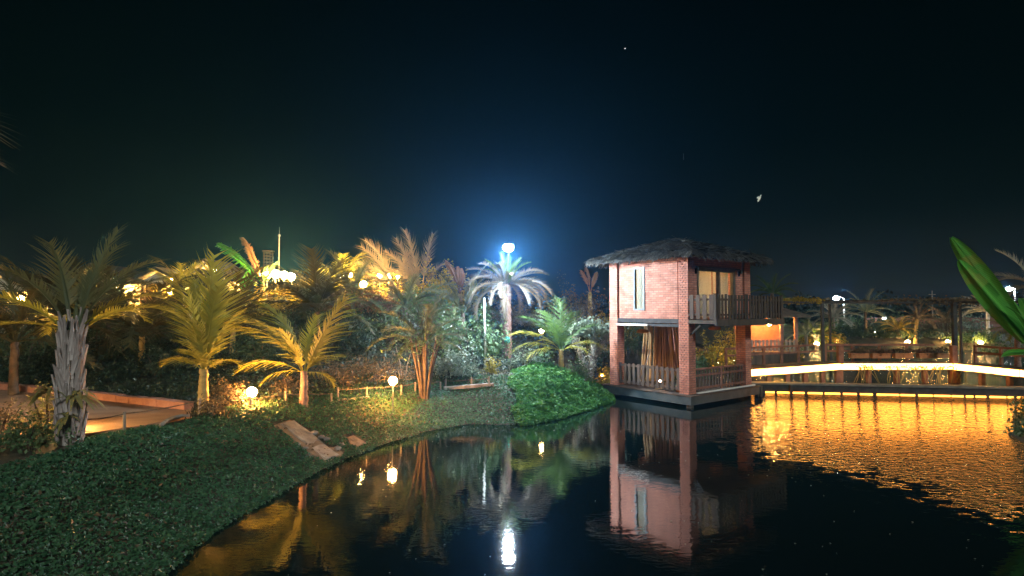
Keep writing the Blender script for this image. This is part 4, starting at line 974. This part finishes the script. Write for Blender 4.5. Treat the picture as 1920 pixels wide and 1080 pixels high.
for px, D, rx, rz, mt, lb in ((520, 27.6, 1.3, 1.25, 'yellow_leaf', 'yellow shrub glowing under the brightest hilltop lamps'), (440, 27.2, 1.2, .95, 'yellow_leaf', 'yellow shrub glowing below the gabled hut'),
                              (668, 30.6, 1.05, 2.1, 'yellow_leaf', 'tall golden shrub behind the hilltop lamp pair'), (828, 28.5, 1.15, 2.2, 'yellow_leaf', 'golden shrub at the right end of the hilltop fence'),
                              (755, 28.8, 1.4, 1.45, 'dry_shrub', 'brown hedge bush below the hilltop lamps'), (620, 27.6, 1.3, 1.25, 'dry_shrub', 'brown hedge bush above the grassy slope'),
                              (880, 27, 1.2, 1.0, 'shrub', 'green hedge bush at the end of the bamboo fence'), (690, 27.2, 1.3, 1.2, 'russet_leaf', 'reddish hedge bush in front of the bamboo fence'),
                              (800, 27, 1.3, 1.3, 'shrub', 'green hedge bush below the golden shrub'), (585, 29, .9, 1.5, 'yellow_leaf', 'small golden shrub beside the feathery palm'),
                              (385, 30, 1.4, 1.6, 'yellow_leaf', 'golden shrub left of the gabled hut'), (300, 31, 1.2, 1.8, 'yellow_leaf', 'golden shrub between the two lit huts'),
                              (960, 29, 1.7, 1.2, 'dry_shrub', 'brown bush behind the date palm trunk'), (1075, 32, 2.2, 2.3, 'dry_shrub', 'large brown bush far behind the pale vine tree'),
                              (1150, 33, 1.8, 1.7, 'yellow_leaf', 'golden bush lit far behind the house')):
    shrub(lb, gat(px, D), rx, rx * .6, rz, 2400, .115, mt, group='shrubs on the hilltop')
NEAR = ['the frame-edge hut', 'the hut above the kerb', 'the small bamboo hut', 'the tall coconut palm', 'the gabled hut', 'the banana leaves', 'the mast', 'the brightest lamps', 'the palm silhouette', 'the feathery palm', 'the lamp pair', 'the single low lamp', 'the lamp row', 'the leaning feather palm', 'the upright feather palm', 'the russet leaf plant']
for k, px in enumerate((60, 165, 265, 350, 432, 470, 524, 556, 592, 628, 664, 700, 735, 772, 812, 852)):
    D = 33 + 1.2 * (k % 3); mt = ('yellow_leaf', 'coco', 'yellow_leaf', 'fern')[k % 4]
    shrub('golden glowing tree-like bush rising behind ' + NEAR[k], gat(px, D), 1.15 + .25 * (k % 2), .9, 1.55 + .35 * ((k * 7) % 4) / 3 - (.5 if px in (524, 432, 470) else 0), 2200, .14, mt, name='golden_bush', group='golden bushes behind the hilltop lamps', lumpy=.45)
# bush at the right edge of the pond and beds beyond the bridge
shrub('clipped dark green bush at the pond edge under the banana plant', Vector((12.75, 13.9, .25)), .85, .8, 1.15, 4200, .075, 'shrub', shell=.75, lumpy=.12)
for px, D, rx, rz, mt, lb in ((1505, 47, 2.4, 1.1, 'shrub_grey', 'grey-green bed of shrubs beside the lit pavilion'), (1462, 42, 1.6, 1.6, 'yellow_leaf', 'golden tall shrub beside the lit pavilion'),
                              (1600, 52, 3.2, .8, 'shrub_dark', 'dark low hedge at the far shore under the white lamp'), (1700, 52, 4, .75, 'shrub_dark', 'dark low hedge at the far shore by the board fence'),
                              (1760, 54, 3, 1.2, 'dry_shrub', 'brown bushes at the far shore by the pergola post'), (1640, 56, 3.0, 1.5, 'shrub_dark', 'dark bushes in front of the board fence'),
                              (1905, 46, 3.6, 1.5, 'shrub', 'lush green bed of plants at the far shore under the banana plant'), (1830, 50, 2.5, 1.0, 'shrub', 'green bed around the pale trunked palm'),
                              (1580, 58, 3.0, 1.6, 'shrub', 'green bushes behind the white-lit palm'), (1680, 58, 3.2, 1.7, 'shrub', 'green bushes before the middle of the board fence'), (1800, 57, 3.0, 1.8, 'shrub_grey', 'pale bushes between the pergola post and white-trunked palm'), (1545, 50, 2.0, 1.3, 'yellow_leaf', 'yellow bush beside the slim pergola posts'), (1335, 29.8, .9, 1.9, 'yellow_leaf', 'golden lit shrub seen under the balcony'), (1372, 31.5, .9, 2.2, 'yellow_leaf', 'tall golden lit shrub behind the right brick pillar'),
                              (1312, 28.8, .6, 1.2, 'shrub', 'green shrub behind the corner brick pillar'), (1190, 30.5, 1.2, 2.0, 'shrub_dark', 'dark shrub seen under the house behind the railing')):
    shrub(lb, gat(px, D), rx, rx * .5, rz, 1500, .12 if D < 40 else .2, mt, group='shrubs beyond the house and bridge', stems=4)

# pale vine tree by the house
b_ = gat(1100, 24.6); t = thing('vine_tree', 'pale tree wrapped in big grey-white vine leaves left of the house', 'tree', b_)
lim = [[(0, 0, -.2), (-.08, 0, .7), (-.35, .05, 1.6), (-.55, .1, 2.3)], [(.05, 0, -.2), (.12, .05, .8), (.30, 0, 1.7), (.35, 0, 2.4)], [(.1, 0, .3), (.3, .1, 1.1), (.75, .1, 1.9), (.95, .1, 2.2)]]
for pts in lim: MB().tube(pts, [.10, .08, .06, .03], 8).build('trunk', 'bark_pale', t, True)
Pp = []
for pts in lim:
    for a_, c_ in zip(pts[:-1], pts[1:]):
        u = rng.random((190, 1)); Pp.append(np.array(a_) * (1 - u) + np.array(c_) * u + rng.normal(size=(190, 3)) * .085)
V, Fc = leaves_np(np.concatenate(Pp), rng.normal(size=(sum(map(len, Pp)), 3)), .10, rng, .3, .85); tag(link('vine_leaves', mesh('vine_leaves', V, Fc, 'pale_leaf'), t), kind='stuff')
Pc = rng.normal(size=(1500, 3)) * np.array([.55, .35, .18]) + np.array([.15, .1, 2.35]); V, Fc = leaves_np(Pc, rng.normal(size=(1500, 3)) + np.array([0, 0, .8]), .13, rng, .4, .8)
tag(link('crown', mesh('crown', V, Fc, 'shrub_grey'), t), kind='stuff')
# bare twigs on the slope
b_ = gat(755, 19.5); t = thing('bare_sapling', 'thin bare forked sapling on the slope beside the clumping palm', 'sapling', b_)
for pts in ([(0, 0, -.1), (-.05, 0, .5), (-.22, 0, 1.15)], [(.1, 0, -.1), (.16, 0, .5), (.36, 0, 1.2)]): MB().tube(pts, [.022, .018, .008], 6).build('stem', 'bark_pale', t)

# ------------------------------------------------------------------ lamps
GL_BULB = sphere_me('globe', .12, 'bulb_warm')
def garden_lamp(label, p, h, group, r=1.0, me=None, name='garden_lamp'):
    t = thing(name, label, 'lamp', p, group=group)
    MB().lathe([(.05, 0), (.05, .02), (.018, .03), (.018, h - .12 * r - .02), (.045, h - .11 * r)], n=10).build('post', 'metal_grey', t)
    link('globe', me or GL_BULB, t, (0, 0, h), scale=r); return t
p = gat(475, 14.7)
garden_lamp('glowing globe lamp on a short post between the two young coconut palms', p, at(475, 735, 14.7).z - p.z, 'globe lamps along the rope fence')
p = gat(738, 17.0)
garden_lamp('glowing globe lamp on a short post behind the rope fence by the clumping palm', p, at(738, 714, 17.0).z - p.z, 'globe lamps along the rope fence')
YB = sphere_me('globe', .17, 'bulb_yellow', 10, 6)
for px, py, D, r in ((500, 516, 30, 1.0), (516, 514, 30.3, 1.2), (532, 516, 30, 1.2), (546, 519, 30, 1.1), (641, 518, 31.5, .9), (655, 516, 31.5, 1.0), (681, 533, 29, 1.0), (712, 517, 32, .8),
                     (729, 517, 32, .8), (746, 520, 32, .5), (615, 534, 29.5, .55), (322, 527, 31, .8), (214, 541, 30, .8), (400, 508, 31.5, .8), (845, 585, 31, .4)):
    lb = ('globe lamp in the brightest hilltop cluster beside the mast' if px < 560 and px > 480 else 'globe lamp of the pair under the tall golden hilltop shrub' if 630 < px < 660 else 'globe lamp of the row before the ragged feather palms' if 700 < px < 750
          else {681: 'single large globe lamp hanging lower than the hilltop row', 615: 'small globe lamp beside the feathery hilltop palm', 322: 'globe lamp by the bamboo hut behind the tall coconut palm', 214: 'globe lamp by the bamboo hut above the kerb', 400: 'globe lamp at the pale gabled hut', 845: 'small lamp at the end of the bamboo stake fence'}[px])
    b_ = gat(px, D); garden_lamp(lb, b_, at(px, py, D).z - b_.z, 'globe lamps on the hilltop', r, YB, 'hilltop_lamp')
SB = sphere_me('globe', .13, 'bulb_soft', 10, 6)
def spot(label, p, r, group, me=SB, h=.22):
    t = thing('ground_lamp', label, 'lamp', p, group=group)
    MB().lathe([(.03, -.1), (.03, h * .5), (.09 * r, h * .55), (.13 * r, h * .9)], n=10).build('housing', 'black_metal', t)
    link('globe', me, t, (0, 0, h), scale=(r, r, r * .8)); return t
for px, D, r, lb in ((1530, 47.5, 1.4, 'ground lamp glowing in the shrub bed beside the pavilion'), (1700, 50.5, 1.35, 'ground lamp glowing at the far shore before the board fence'), (1775, 50.5, 1.2, 'ground lamp glowing at the far shore beside the pergola post'),
                     (1836, 49, 1.35, 'ground lamp glowing at the foot of the pale trunked palm'), (1640, 54, .7, 'small ground lamp in the dark hedge at the far shore'), (1565, 50, .8, 'small ground lamp under the white-lit palm'),
                     (1345, 30.6, .8, 'ground lamp lighting the golden shrub under the balcony'), (1376, 32.4, .8, 'ground lamp lighting the tall golden shrub'),
                     (1128, 25.0, .25, 'small ground lamp added in the croton beside the left brick pillar'), (1015, 25, .75, 'ground lamp glowing behind the mound coconut palm'), (1150, 31.5, .8, 'ground lamp in the golden bush far behind the house')):  # the croton lamp is an addition, no fitting is seen there
    b_ = gat(px, D); b_.z = max(b_.z, .3); spot(lb, b_, r, 'ground lamps in the garden beds', h=.3 if px != 1015 else 1.45)
b_ = hw(1.55, 2.45, ZD - .02); spot('small lamp on the deck at the foot of the bamboo screen', b_, .32, 'ground lamps in the garden beds', h=.12)
b_ = Vector((-8.74, 11.7, PZ)); spot('ground lamp lighting the paving behind the shaggy palm', b_, 1.0, 'ground lamps on the yard', h=.18)
b_ = Vector((-12.9, 12.6, PZ)); spot('unseen ground lamp added beyond the view to brighten the paved yard', b_, 1.3, 'ground lamps on the yard', h=.18)  # second yard lamp, added out of view to brighten the paving

# tall light pole with floodlight above the date palm
b_ = gat(953, 25.9); lt = at(953, 464, 22.2); o = lt - b_
t = thing('light_pole', 'tall light pole behind the date palm, its long arm carrying a dazzling blue-white floodlight', 'light pole', b_)
MB().tube([(0, 0, -.2), (0, 0, o.z + .05)], [.05, .04], 10).build('pole', 'black_metal', t, True)
MB().tube([(0, 0, o.z), (o.x * .5, o.y * .5, o.z + .22), (o.x, o.y, o.z + .15)], .025, 8).build('arm', 'black_metal', t, True)
hd = MB().lathe([(.05, .16), (.16, .15), (.20, .11), (.205, .095)], tuple(o), 16).build('lamp_head', 'metal_grey', t, True)
link('bulb', sphere_me('bulb', .20, 'bulb_white', 14, 7, .8), hd, (o.x, o.y, o.z))
FLOOD = bpy.data.lights.new('floodlight', 'POINT'); FLOOD.energy = 1550; FLOOD.color = (.72, .88, 1.0); FLOOD.shadow_soft_size = .12
fo = bpy.data.objects.new('floodlight', FLOOD); COL.objects.link(fo); fo.parent = t; fo.location = (o.x, o.y, o.z - .32)
b_ = gat(911, 22.4); t = thing('service_pole', 'slim white service pole beside the meter boxes and date palm', 'pole', b_)
hh = at(907, 562, 22.4).z - b_.z
MB().tube([(0, 0, -.2), (-.06, 0, hh)], [.042, .036], 10).build('shaft', 'white_paint', t, True)
MB().lathe([(.05, 0), (.05, .05), (.01, .08)], (-.06, 0, hh), 10).build('cap', 'metal_grey', t)
bxm = thing('meter_box', 'pair of small pale meter boxes on a stake beside the light pole', 'meter box', gat(917, 22.2))
zz_ = at(917, 681, 22.2).z - gat(917, 22.2).z
MB().box((-.03, -.03, -.1), (.03, .03, zz_ - .14)).build('stake', 'timber_red', bxm)
MB().box((-.17, -.08, zz_ - .14), (.05, .08, zz_ + .16)).build('box', 'white_paint', bxm)
MB().box((-.12, -.09, zz_ - .07), (.0, -.082, zz_ + .10)).build('meter_window', 'black_metal', bxm)
MB().box((.07, -.06, zz_ - .12), (.22, .07, zz_ + .15)).build('box', 'plaster', bxm)
c = at(951, 637, 24.62); t = thing('tree_lamp', 'unlit teal can lamp strapped to the date palm trunk', 'lamp', c)
MB().lathe([(.05, -.14), (.12, -.12), (.12, .08), (.07, .12)], n=12).build('can', 'teal', t, True)
MB().tube([(0, 0, 0), (-.35, -.1, .04)], .018, 6).build('bracket', 'teal', t)
# lamps beyond the bridge
def street_lamp(label, px, py, D, r, arm, me, pw, group):
    b_ = gat(px + arm, D); h = at(px, py, D).z - b_.z; ax = -arm / F * D
    t = thing('street_lamp', label, 'street lamp', b_, group=group)
    MB().tube([(0, 0, -.2), (0, 0, h)], [.09, .06], 8).build('pole', 'white_paint', t)
    MB().tube([(0, 0, h - .05), (ax * .5, 0, h + .18), (ax, 0, h + .1)], .035, 6).build('arm', 'white_paint', t)
    hd = MB().lathe([(.08, .2), (.25 * r, .18), (.30 * r, .1)], (ax, 0, h), 12).build('lamp_head', 'metal_grey', t)
    link('bulb', me, hd, (ax, 0, h), scale=r)
WB = sphere_me('bulb', .26, 'bulb_white', 10, 6, .8)
street_lamp('white street lamp on a pole beyond the far shore of the pond', 1568, 559, 60, 1.1, 14, WB, 0, 'street lamps beyond the far shore')
street_lamp('small low street lamp in front of the dark trees by the board fence', 1657, 597, 62, .6, 6, WB, 0, 'street lamps beyond the far shore')
street_lamp('blurred white street lamp behind the banana leaves', 1893, 541, 52, 1.0, 10, WB, 0, 'street lamps beyond the far shore')

# ------------------------------------------------------------------ rope fence, slab, hose
def rope_fence(label, pxs, h, sag):
    P = [hit(a, b) for a, b in pxs]; t = thing('rope_fence', label, 'fence', group='rope fences on the bank')
    for p in P: MB().tube([(p.x, p.y, p.z - .2), (p.x + rng.normal() * .012, p.y, p.z + h + rng.normal() * .03)], [.032, .028], 8).build('post', 'bark_pale', t)
    for a_, c_ in zip(P[:-1], P[1:]):
        pts = [a_.lerp(c_, u) + Vector((0, 0, h - .04 - sag * 4 * u * (1 - u))) for u in np.linspace(0, 1, 7)]
        MB().tube(pts, .012, 5).build('rope', 'rope', t)
rope_fence('rope fence with pale posts at the front of the paved yard', [(150, 826), (234, 812), (374, 783)], .42, .03)
rope_fence('rope fence with pale posts between the garden lamp and the yellow palm', [(470, 768), (537, 757), (573, 757), (621, 757)], .30, .02)
rope_fence('rope fence with pale posts running past the lamp to the clumping palm', [(634, 750), (687, 747), (752, 742), (778, 736), (826, 733)], .33, .02)
rope_fence('rope fence with pale posts in front of the silver-green shrub', [(835, 729), (884, 727), (917, 724)], .30, .02)
e0 = [hit(a, b) for a, b in ((634, 752), (690, 748))]
t = thing('edging_board', 'pale board edging laid below the rope fence posts', 'board')
MB().beam(e0[0] + Vector((0, 0, .03)), e0[1] + Vector((0, 0, .04)), .10, .06).build('plank', 'bark_pale', t)
e0 = [hit(a, b) for a, b in ((832, 732), (925, 725))]
t = thing('edging_board', 'pinkish edging stone laid before the silver-green shrub', 'board')
MB().beam(e0[0] + Vector((0, 0, .05)), e0[1] + Vector((0, 0, .06)), .14, .10).build('plank', 'slab', t)
# slab of bare concrete down the bank and bare soil
def patch(name, q, mat, thick, kind, label=None, cat=None, sub=5):
    q = [Vector(p) for p in q]; c = sum(q, Vector()) / len(q); V = []; Fc = []; k = len(q)
    for rr in np.linspace(0, 1, sub + 1)[1:]:
        for p in q:
            for h_ in (0, .5):
                nx_p = q[(q.index(p) + 1) % k]; s_ = p.lerp(nx_p, h_); pt = c.lerp(s_, rr * (1 + .06 * rng.normal() * (rr > .8)))
                V.append((pt.x, pt.y, hz(pt.x, pt.y) + thick * (1 if rr < .95 else -.3) + rng.normal() * .006))
    V.append((c.x, c.y, hz(c.x, c.y) + thick)); n = 2 * k; ci = len(V) - 1
    for j in range(n): Fc.append((ci, j, (j + 1) % n))
    for s_ in range(sub - 1):
        for j in range(n): Fc.append((s_ * n + j, (s_ + 1) * n + j, (s_ + 1) * n + (j + 1) % n, s_ * n + (j + 1) % n))
    o = link(name, mesh(name, V, Fc, mat)); tag(o, label, cat, kind=kind); return o
for q in SOIL: patch('bare_soil', q, 'bare_soil', .035, 'structure')
t = thing('bank_slab', 'long pinkish worn slab sloping down the creeper bank to the water', 'slab')
for qp in ([(519, 797), (533, 791), (549, 790), (563, 799), (581, 811), (605, 832), (591, 837), (577, 841), (557, 826), (536, 809)], [(580, 843), (594, 838), (608, 835), (622, 845), (641, 857), (627, 863), (611, 868), (595, 856)]):
    o = patch('slab_piece', [hit(a, b) for a, b in qp], 'slab', .06, None); o.parent = t
for k, (a, b, r) in enumerate(((590, 817, .09), (603, 824, .08), (612, 829, .09), (572, 846, .07), (560, 838, .06), (640, 838, .07), (632, 846, .10))):
    p = hit(a, b); V = []; 
    sv = sphere_me('stone', r, 'slab', 8, 5, .55)
    for v in sv.vertices: v.co *= 1 + .18 * rng.normal()
    tag(link('stone', sv, None, p + Vector((0, 0, .06)), (0, 0, rng.random() * 6)), 'small pale stone lying beside the worn slab on the bank', 'stone', 'stones beside the bank slab')
t = thing('hose', 'pale curved hose lying on the paved yard before the coconut palm', 'hose', (0, 0, 0))
pts = [on_z(a, b, PZ + .05) for a, b in ((302, 797), (312, 789), (325, 783), (340, 780), (356, 779))]
MB().tube(pts, .04, 8).build('pipe', 'bark_pale', t, True)

# ------------------------------------------------------------------ hilltop huts, fence, mast
def hut(label, px, D, wd, dp, h, rise, posts, group, bamboo=True):
    b_ = gat(px, D); t = thing('garden_hut', label, 'hut', b_, group=group)
    MB().box((-wd / 2, -dp / 2, -.6), (wd / 2, dp / 2, .12)).build('floor', 'concrete', t)
    for k in range(posts):
        for y in (-dp / 2 + .1, dp / 2 - .1):
            x = -wd / 2 + .1 + (wd - .2) * k / (posts - 1); MB().box((x - .06, y - .06, .12), (x + .06, y + .06, h)).build('post', 'timber', t)
    MB().box((-wd / 2 + .1, dp / 2 - .32, .12), (wd / 2 - .1, dp / 2 - .2, h)).build('wall', 'plaster', t)
    V = [(-wd / 2 - .4, -dp / 2 - .4, h), (wd / 2 + .4, -dp / 2 - .4, h), (wd / 2 + .4, dp / 2 + .4, h), (-wd / 2 - .4, dp / 2 + .4, h), (0, -dp / 2 - .4, h + rise), (0, dp / 2 + .4, h + rise)]
    V += [(x, y, z + .14) for x, y, z in V]
    MB().add(V, [(0, 3, 5, 4), (4, 5, 2, 1), (6, 10, 11, 9), (10, 7, 8, 11), (0, 4, 10, 6), (4, 1, 7, 10), (2, 5, 11, 8), (5, 3, 9, 11), (3, 0, 6, 9), (1, 2, 8, 7)]).build('roof', 'thatch_base', t)
    gb = MB().add([(-wd / 2, -dp / 2 - .05, h), (wd / 2, -dp / 2 - .05, h), (0, -dp / 2 - .05, h + rise * .86), (-wd / 2, -dp / 2 + .05, h), (wd / 2, -dp / 2 + .05, h), (0, -dp / 2 + .05, h + rise * .86)],
                  [(0, 1, 2), (5, 4, 3), (0, 3, 4, 1), (1, 4, 5, 2), (2, 5, 3, 0)]).build('gable', 'plaster', t)
    lm = MB().lathe([(.05, .1), (.16, 0), (.14, -.12), (.03, -.16)], (0, 0, h - .35), 10).build('ceiling_lamp', 'bulb_yellow', t)
    MB().tube([(0, 0, h - .26), (0, 0, h + .1)], .012, 5).build('cord', 'black_metal', lm)
    if bamboo:
        sm_ = slat_me(.09, .05, .95, 'bamboo', 'fence_stake')
        for k in range(int(wd / .17)):
            link('fence_stake', sm_, t, (-wd / 2 + .1 + k * .17, -dp / 2 - .02, .13))
hut('lit bamboo-fenced hut behind the dark palms above the kerb', 205, 30, 2.8, 2.2, 1.9, .8, 4, 'lit huts on the hilltop')
hut('lit bamboo-fenced hut behind the tall coconut palm', 318, 31, 1.9, 2.0, 1.8, .7, 3, 'lit huts on the hilltop')
hut('pale gabled hut lit up on the hilltop left of the banana leaf', 408, 33, 2.2, 2.4, 2.0, 1.0, 2, 'lit huts on the hilltop', False)
hut('lit hut at the frame edge behind the dim feathery palm', 40, 31, 3.0, 2.2, 1.9, .8, 4, 'lit huts on the hilltop')
t = thing('bamboo_fence', 'brown bamboo stake fence along the hilltop edge', 'fence')
sm_ = [slat_me(.10, .05, .62 + .06 * j, 'bamboo', 'fence_stake') for j in range(3)]
for k in range(70):
    px = 610 + k * 4.3; b_ = gat(px, 28.3); link('fence_stake', sm_[k % 3], t, (b_.x, b_.y, b_.z - .05), (rng.normal() * .04, rng.normal() * .05, rng.normal() * .2))
a_, c_ = gat(606, 28.37), gat(915, 28.37)
for z_ in (.15, .42):
    pts = [gat(px, 28.36) + Vector((0, 0, z_)) for px in range(606, 920, 16)]
    MB().tube(pts, .02, 5).build('rail', 'bamboo', t)
b_ = gat(522, 34); h = at(522, 432, 34).z - b_.z
t = thing('mast', 'thin white mast with small ball top rising above the hilltop', 'mast', b_)
MB().tube([(0, 0, -.2), (0, 0, h - .35)], [.05, .03], 8).build('pole', 'metal_grey', t)
link('ball', sphere_me('ball', .08, 'metal_grey', 8, 5), t, (0, 0, h - .3)); MB().tube([(0, 0, h - .25), (0, 0, h + .2)], .012, 5).build('rod', 'metal_grey', t)
b_ = gat(502, 40); h = at(502, 472, 40).z - b_.z
t = thing('slatted_tower', 'small slatted tower behind the hilltop lamps beside the mast', 'tower', b_)
for sx_ in (-.2, .2):
    for sy_ in (-.2, .2): MB().box((sx_ - .03, sy_ - .03, -.2), (sx_ + .03, sy_ + .03, h)).build('leg', 'timber_grey', t)
sm_ = slat_me(.46, .03, .09, 'timber_grey')
for k in range(9):
    for y in (-.28, .28): link('slat', sm_, t, (0, y, h - .15 - k * .2))
MB().box((-.3, -.3, h), (.3, .3, h + .08)).build('cap', 'timber_grey', t)

# bamboo canes behind the house
b_ = hw(2.35, 3.05, ZD - .02); t = thing('bamboo_screen', 'screen of orange-lit bamboo canes standing on the deck under the house', 'bamboo', b_, R(-4))
for k in range(34):
    x = -.80 + 1.6 * (k % 17) / 16 + rng.normal() * .03; y = rng.normal() * .05 + (k // 17) * .16; h = ZF - ZD - .12; r = .036 + .012 * rng.random(); tx = x * .72 + rng.normal() * .05
    pts = []; rad = []
    for j in range(16):
        u = j / 15; pts.append((x + (tx - x) * u, y, h * u)); rad.append(r * (1.14 if j % 3 == 0 else 1))
    MB().tube(pts, rad, 7).build('cane', 'bamboo', t, True)
# pavilion with lamp beyond the bridge's left end
b_ = gat(1433, 37.5); b_.z = .75; t = thing('pavilion', 'small open timber pavilion lit from inside beyond the footbridge', 'pavilion', b_)
MB().box((-1.6, -1.2, -1.2), (1.6, 1.2, 0)).build('floor', 'timber', t)
for x in (-1.45, .55, 1.45):
    for y in (-1.1, 1.1): MB().box((x - .09, y - .09, 0), (x + .09, y + .09, 2.2)).build('post', 'timber_red', t)
V = [(-2.1, -1.8, 2.15), (2.1, -1.8, 2.15), (2.1, 1.8, 2.15), (-2.1, 1.8, 2.15), (0, 0, 2.95), (-2.1, -1.8, 2.27), (2.1, -1.8, 2.27), (2.1, 1.8, 2.27), (-2.1, 1.8, 2.27), (0, 0, 3.1)]
MB().add(V, [(1, 0, 4), (2, 1, 4), (3, 2, 4), (0, 3, 4), (5, 6, 9), (6, 7, 9), (7, 8, 9), (8, 5, 9), (0, 1, 6, 5), (1, 2, 7, 6), (2, 3, 8, 7), (3, 0, 5, 8)]).build('roof', 'timber', t)
MB().box((-1.5, 1.0, 0), (1.5, 1.08, 1.6)).build('back_screen', 'timber_red', t)
rl = MB().box((-1.4, -1.12, .62), (1.4, -1.06, .70)).box((-1.4, -1.12, .12), (1.4, -1.06, .20)).build('railing', 'timber_red', t)
sm_ = slat_me(.12, .03, .72, 'bark_pale')
for k in range(12): link('slat', sm_, rl, (-1.3 + k * .236, -1.15, .06))
lm = link('ceiling_lamp', sphere_me('ceiling_lamp', .13, 'bulb_warm', 12, 7), t, (.15, -.3, 1.75)); MB().tube([(.15, -.3, 1.9), (.15, -.3, 2.6)], .015, 5).build('cord', 'black_metal', lm)
b2 = b_ + Vector((0, 0, 0))

# palms and trees beyond the far shore
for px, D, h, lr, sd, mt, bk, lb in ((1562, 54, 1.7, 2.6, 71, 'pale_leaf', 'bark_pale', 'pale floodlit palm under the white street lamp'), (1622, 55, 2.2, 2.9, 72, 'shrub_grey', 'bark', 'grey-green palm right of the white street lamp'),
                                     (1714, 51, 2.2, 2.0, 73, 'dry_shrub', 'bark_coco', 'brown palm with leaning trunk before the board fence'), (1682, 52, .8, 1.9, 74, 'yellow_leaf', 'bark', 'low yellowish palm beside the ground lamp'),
                                     (1851, 50, 2.6, 2.6, 75, 'pale_leaf', 'white_paint', 'palm with white trunk behind the pergola'), (1510, 46.5, 1.2, 2.0, 76, 'shrub_grey', 'bark_pale', 'pale young palm in the shrub bed beside the pavilion'),
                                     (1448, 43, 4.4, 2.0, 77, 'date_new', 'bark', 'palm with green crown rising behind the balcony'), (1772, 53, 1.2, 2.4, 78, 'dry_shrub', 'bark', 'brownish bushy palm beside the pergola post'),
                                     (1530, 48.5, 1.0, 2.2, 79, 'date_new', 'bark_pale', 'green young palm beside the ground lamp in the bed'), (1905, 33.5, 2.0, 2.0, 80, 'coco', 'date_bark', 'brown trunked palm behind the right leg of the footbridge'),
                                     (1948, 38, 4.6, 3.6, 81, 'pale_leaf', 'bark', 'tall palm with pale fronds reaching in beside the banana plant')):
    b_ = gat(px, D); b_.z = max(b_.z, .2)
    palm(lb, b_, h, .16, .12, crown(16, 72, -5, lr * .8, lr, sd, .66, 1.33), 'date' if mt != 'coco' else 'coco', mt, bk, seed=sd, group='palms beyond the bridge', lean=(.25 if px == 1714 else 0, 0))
t = thing('board_fence', 'brown board fence standing beyond the far shore palms', 'fence')
sm_ = slat_me(.62, .05, 1.75, 'timber_red', 'board')
for k in range(24):
    p = at(1628 + k * 11.2, 600, 64); link('board', sm_, t, (p.x, 64, .75 + rng.normal() * .02))
for z_ in (1.0, 2.1): 
    p, q_ = at(1622, 600, 64.06), at(1892, 600, 64.06); MB().beam((p.x, 64.06, z_), (q_.x, 64.06, z_), .06, .08).build('rail', 'timber', t)
b_ = gat(1748, 70); t = thing('far_pole', 'thin dark utility pole standing far behind the board fence', 'pole', b_)
MB().tube([(0, 0, -.2), (0, 0, at(1748, 545, 70).z - b_.z)], [.09, .06], 8).build('pole', 'metal_grey', t); MB().beam((-.4, 0, 4.2), (.4, 0, 4.2), .07, .07).build('crossarm', 'metal_grey', t)
# far wood, one dark mass round the horizon
Pw = []
for k in range(230):
    a = R(-50 + 100 * k / 229 + rng.normal() * .4); D = rng.uniform(84, 120); x = math.tan(a) * D; h = rng.uniform(2.2, 5.2) + (1.2 if a < 0 else 0)
    m_ = 130; d = rng.normal(size=(m_, 3)); d /= np.linalg.norm(d, axis=1)[:, None]
    Pw.append(np.array([x, D, 1.0 + h * .5]) + d * (rng.random((m_, 1)) ** .4) * np.array([2.6, 2.2, h * .55]))
Pw = np.concatenate(Pw); V, Fc = leaves_np(Pw, rng.normal(size=(len(Pw), 3)), .75, rng, .4)
tag(link('far_wood', mesh('far_wood', V, Fc, 'far_leaf')), 'dark distant wood along the horizon beyond the garden', 'wood', kind='stuff')

# specks of leaf litter floating on the pond
xf = rng.uniform(-3.2, 10, 260); yf = rng.uniform(6.5, 17.5, 260); k = (sdf(xf, yf) < -.25) & (wob(xf * .6, yf * .6) > -.15)
Pf = np.stack([xf[k], yf[k], np.full(k.sum(), .008)], 1); Vf, Ff = leaves_np(Pf, np.array([[0, 0, 1.0]]) + np.zeros_like(Pf), .035, rng, .05)
tag(link('floating_leaves', mesh('floating_leaves', Vf, Ff, 'pale_leaf')), 'tiny pale leaf specks floating on the dark pond', 'leaves', kind='stuff')
# a small pale bird in the sky, and a star
p = at(1424, 372, 26); t = thing('bird', 'small pale bird flying in the dark sky right of the thatched roof', 'bird', p)
MB().lathe([(.004, -.17), (.03, -.12), (.045, -.03), (.04, .06), (.022, .11), (.026, .14), (.006, .18)], n=10).build('body', 'feather', t, True, rot=(R(12), R(22), 0))
for s_ in (-1, 1):
    MB().add([(0, 0, .05), (s_ * .07, .05, .06), (s_ * .12, .08, -.06), (s_ * .06, .03, -.06), (0, .012, .05), (s_ * .07, .062, .06), (s_ * .12, .092, -.06), (s_ * .06, .042, -.06)],
             [(0, 1, 2, 3), (7, 6, 5, 4), (0, 4, 5, 1), (1, 5, 6, 2), (2, 6, 7, 3), (3, 7, 4, 0)]).build('wing', 'feather', t, rot=(R(12), R(22), R(60)))
p = at(1172, 91, 4000); t = tag(link('star', sphere_me('star', 3.2, 'star', 8, 5), None, p), 'single faint star high above the brick house', 'star')

# ------------------------------------------------------------------ haze round the whole place
mh, th = newmat('haze_air'); pv = node(th, 'ShaderNodeVolumePrincipled')
pv.inputs['Color'].default_value = (.10, .38, .84, 1); pv.inputs['Density'].default_value = .0014; pv.inputs['Anisotropy'].default_value = 0.78
oh = node(th, 'ShaderNodeOutputMaterial'); L(th, pv.outputs[0], oh.inputs['Volume']); MATS['haze_air'] = mh
hb = MB().box((-160, -18, -2.6), (160, 180, 9.4)).build('haze', 'haze_air'); tag(hb, 'thin night haze hanging over the pond garden', 'haze', kind='stuff')
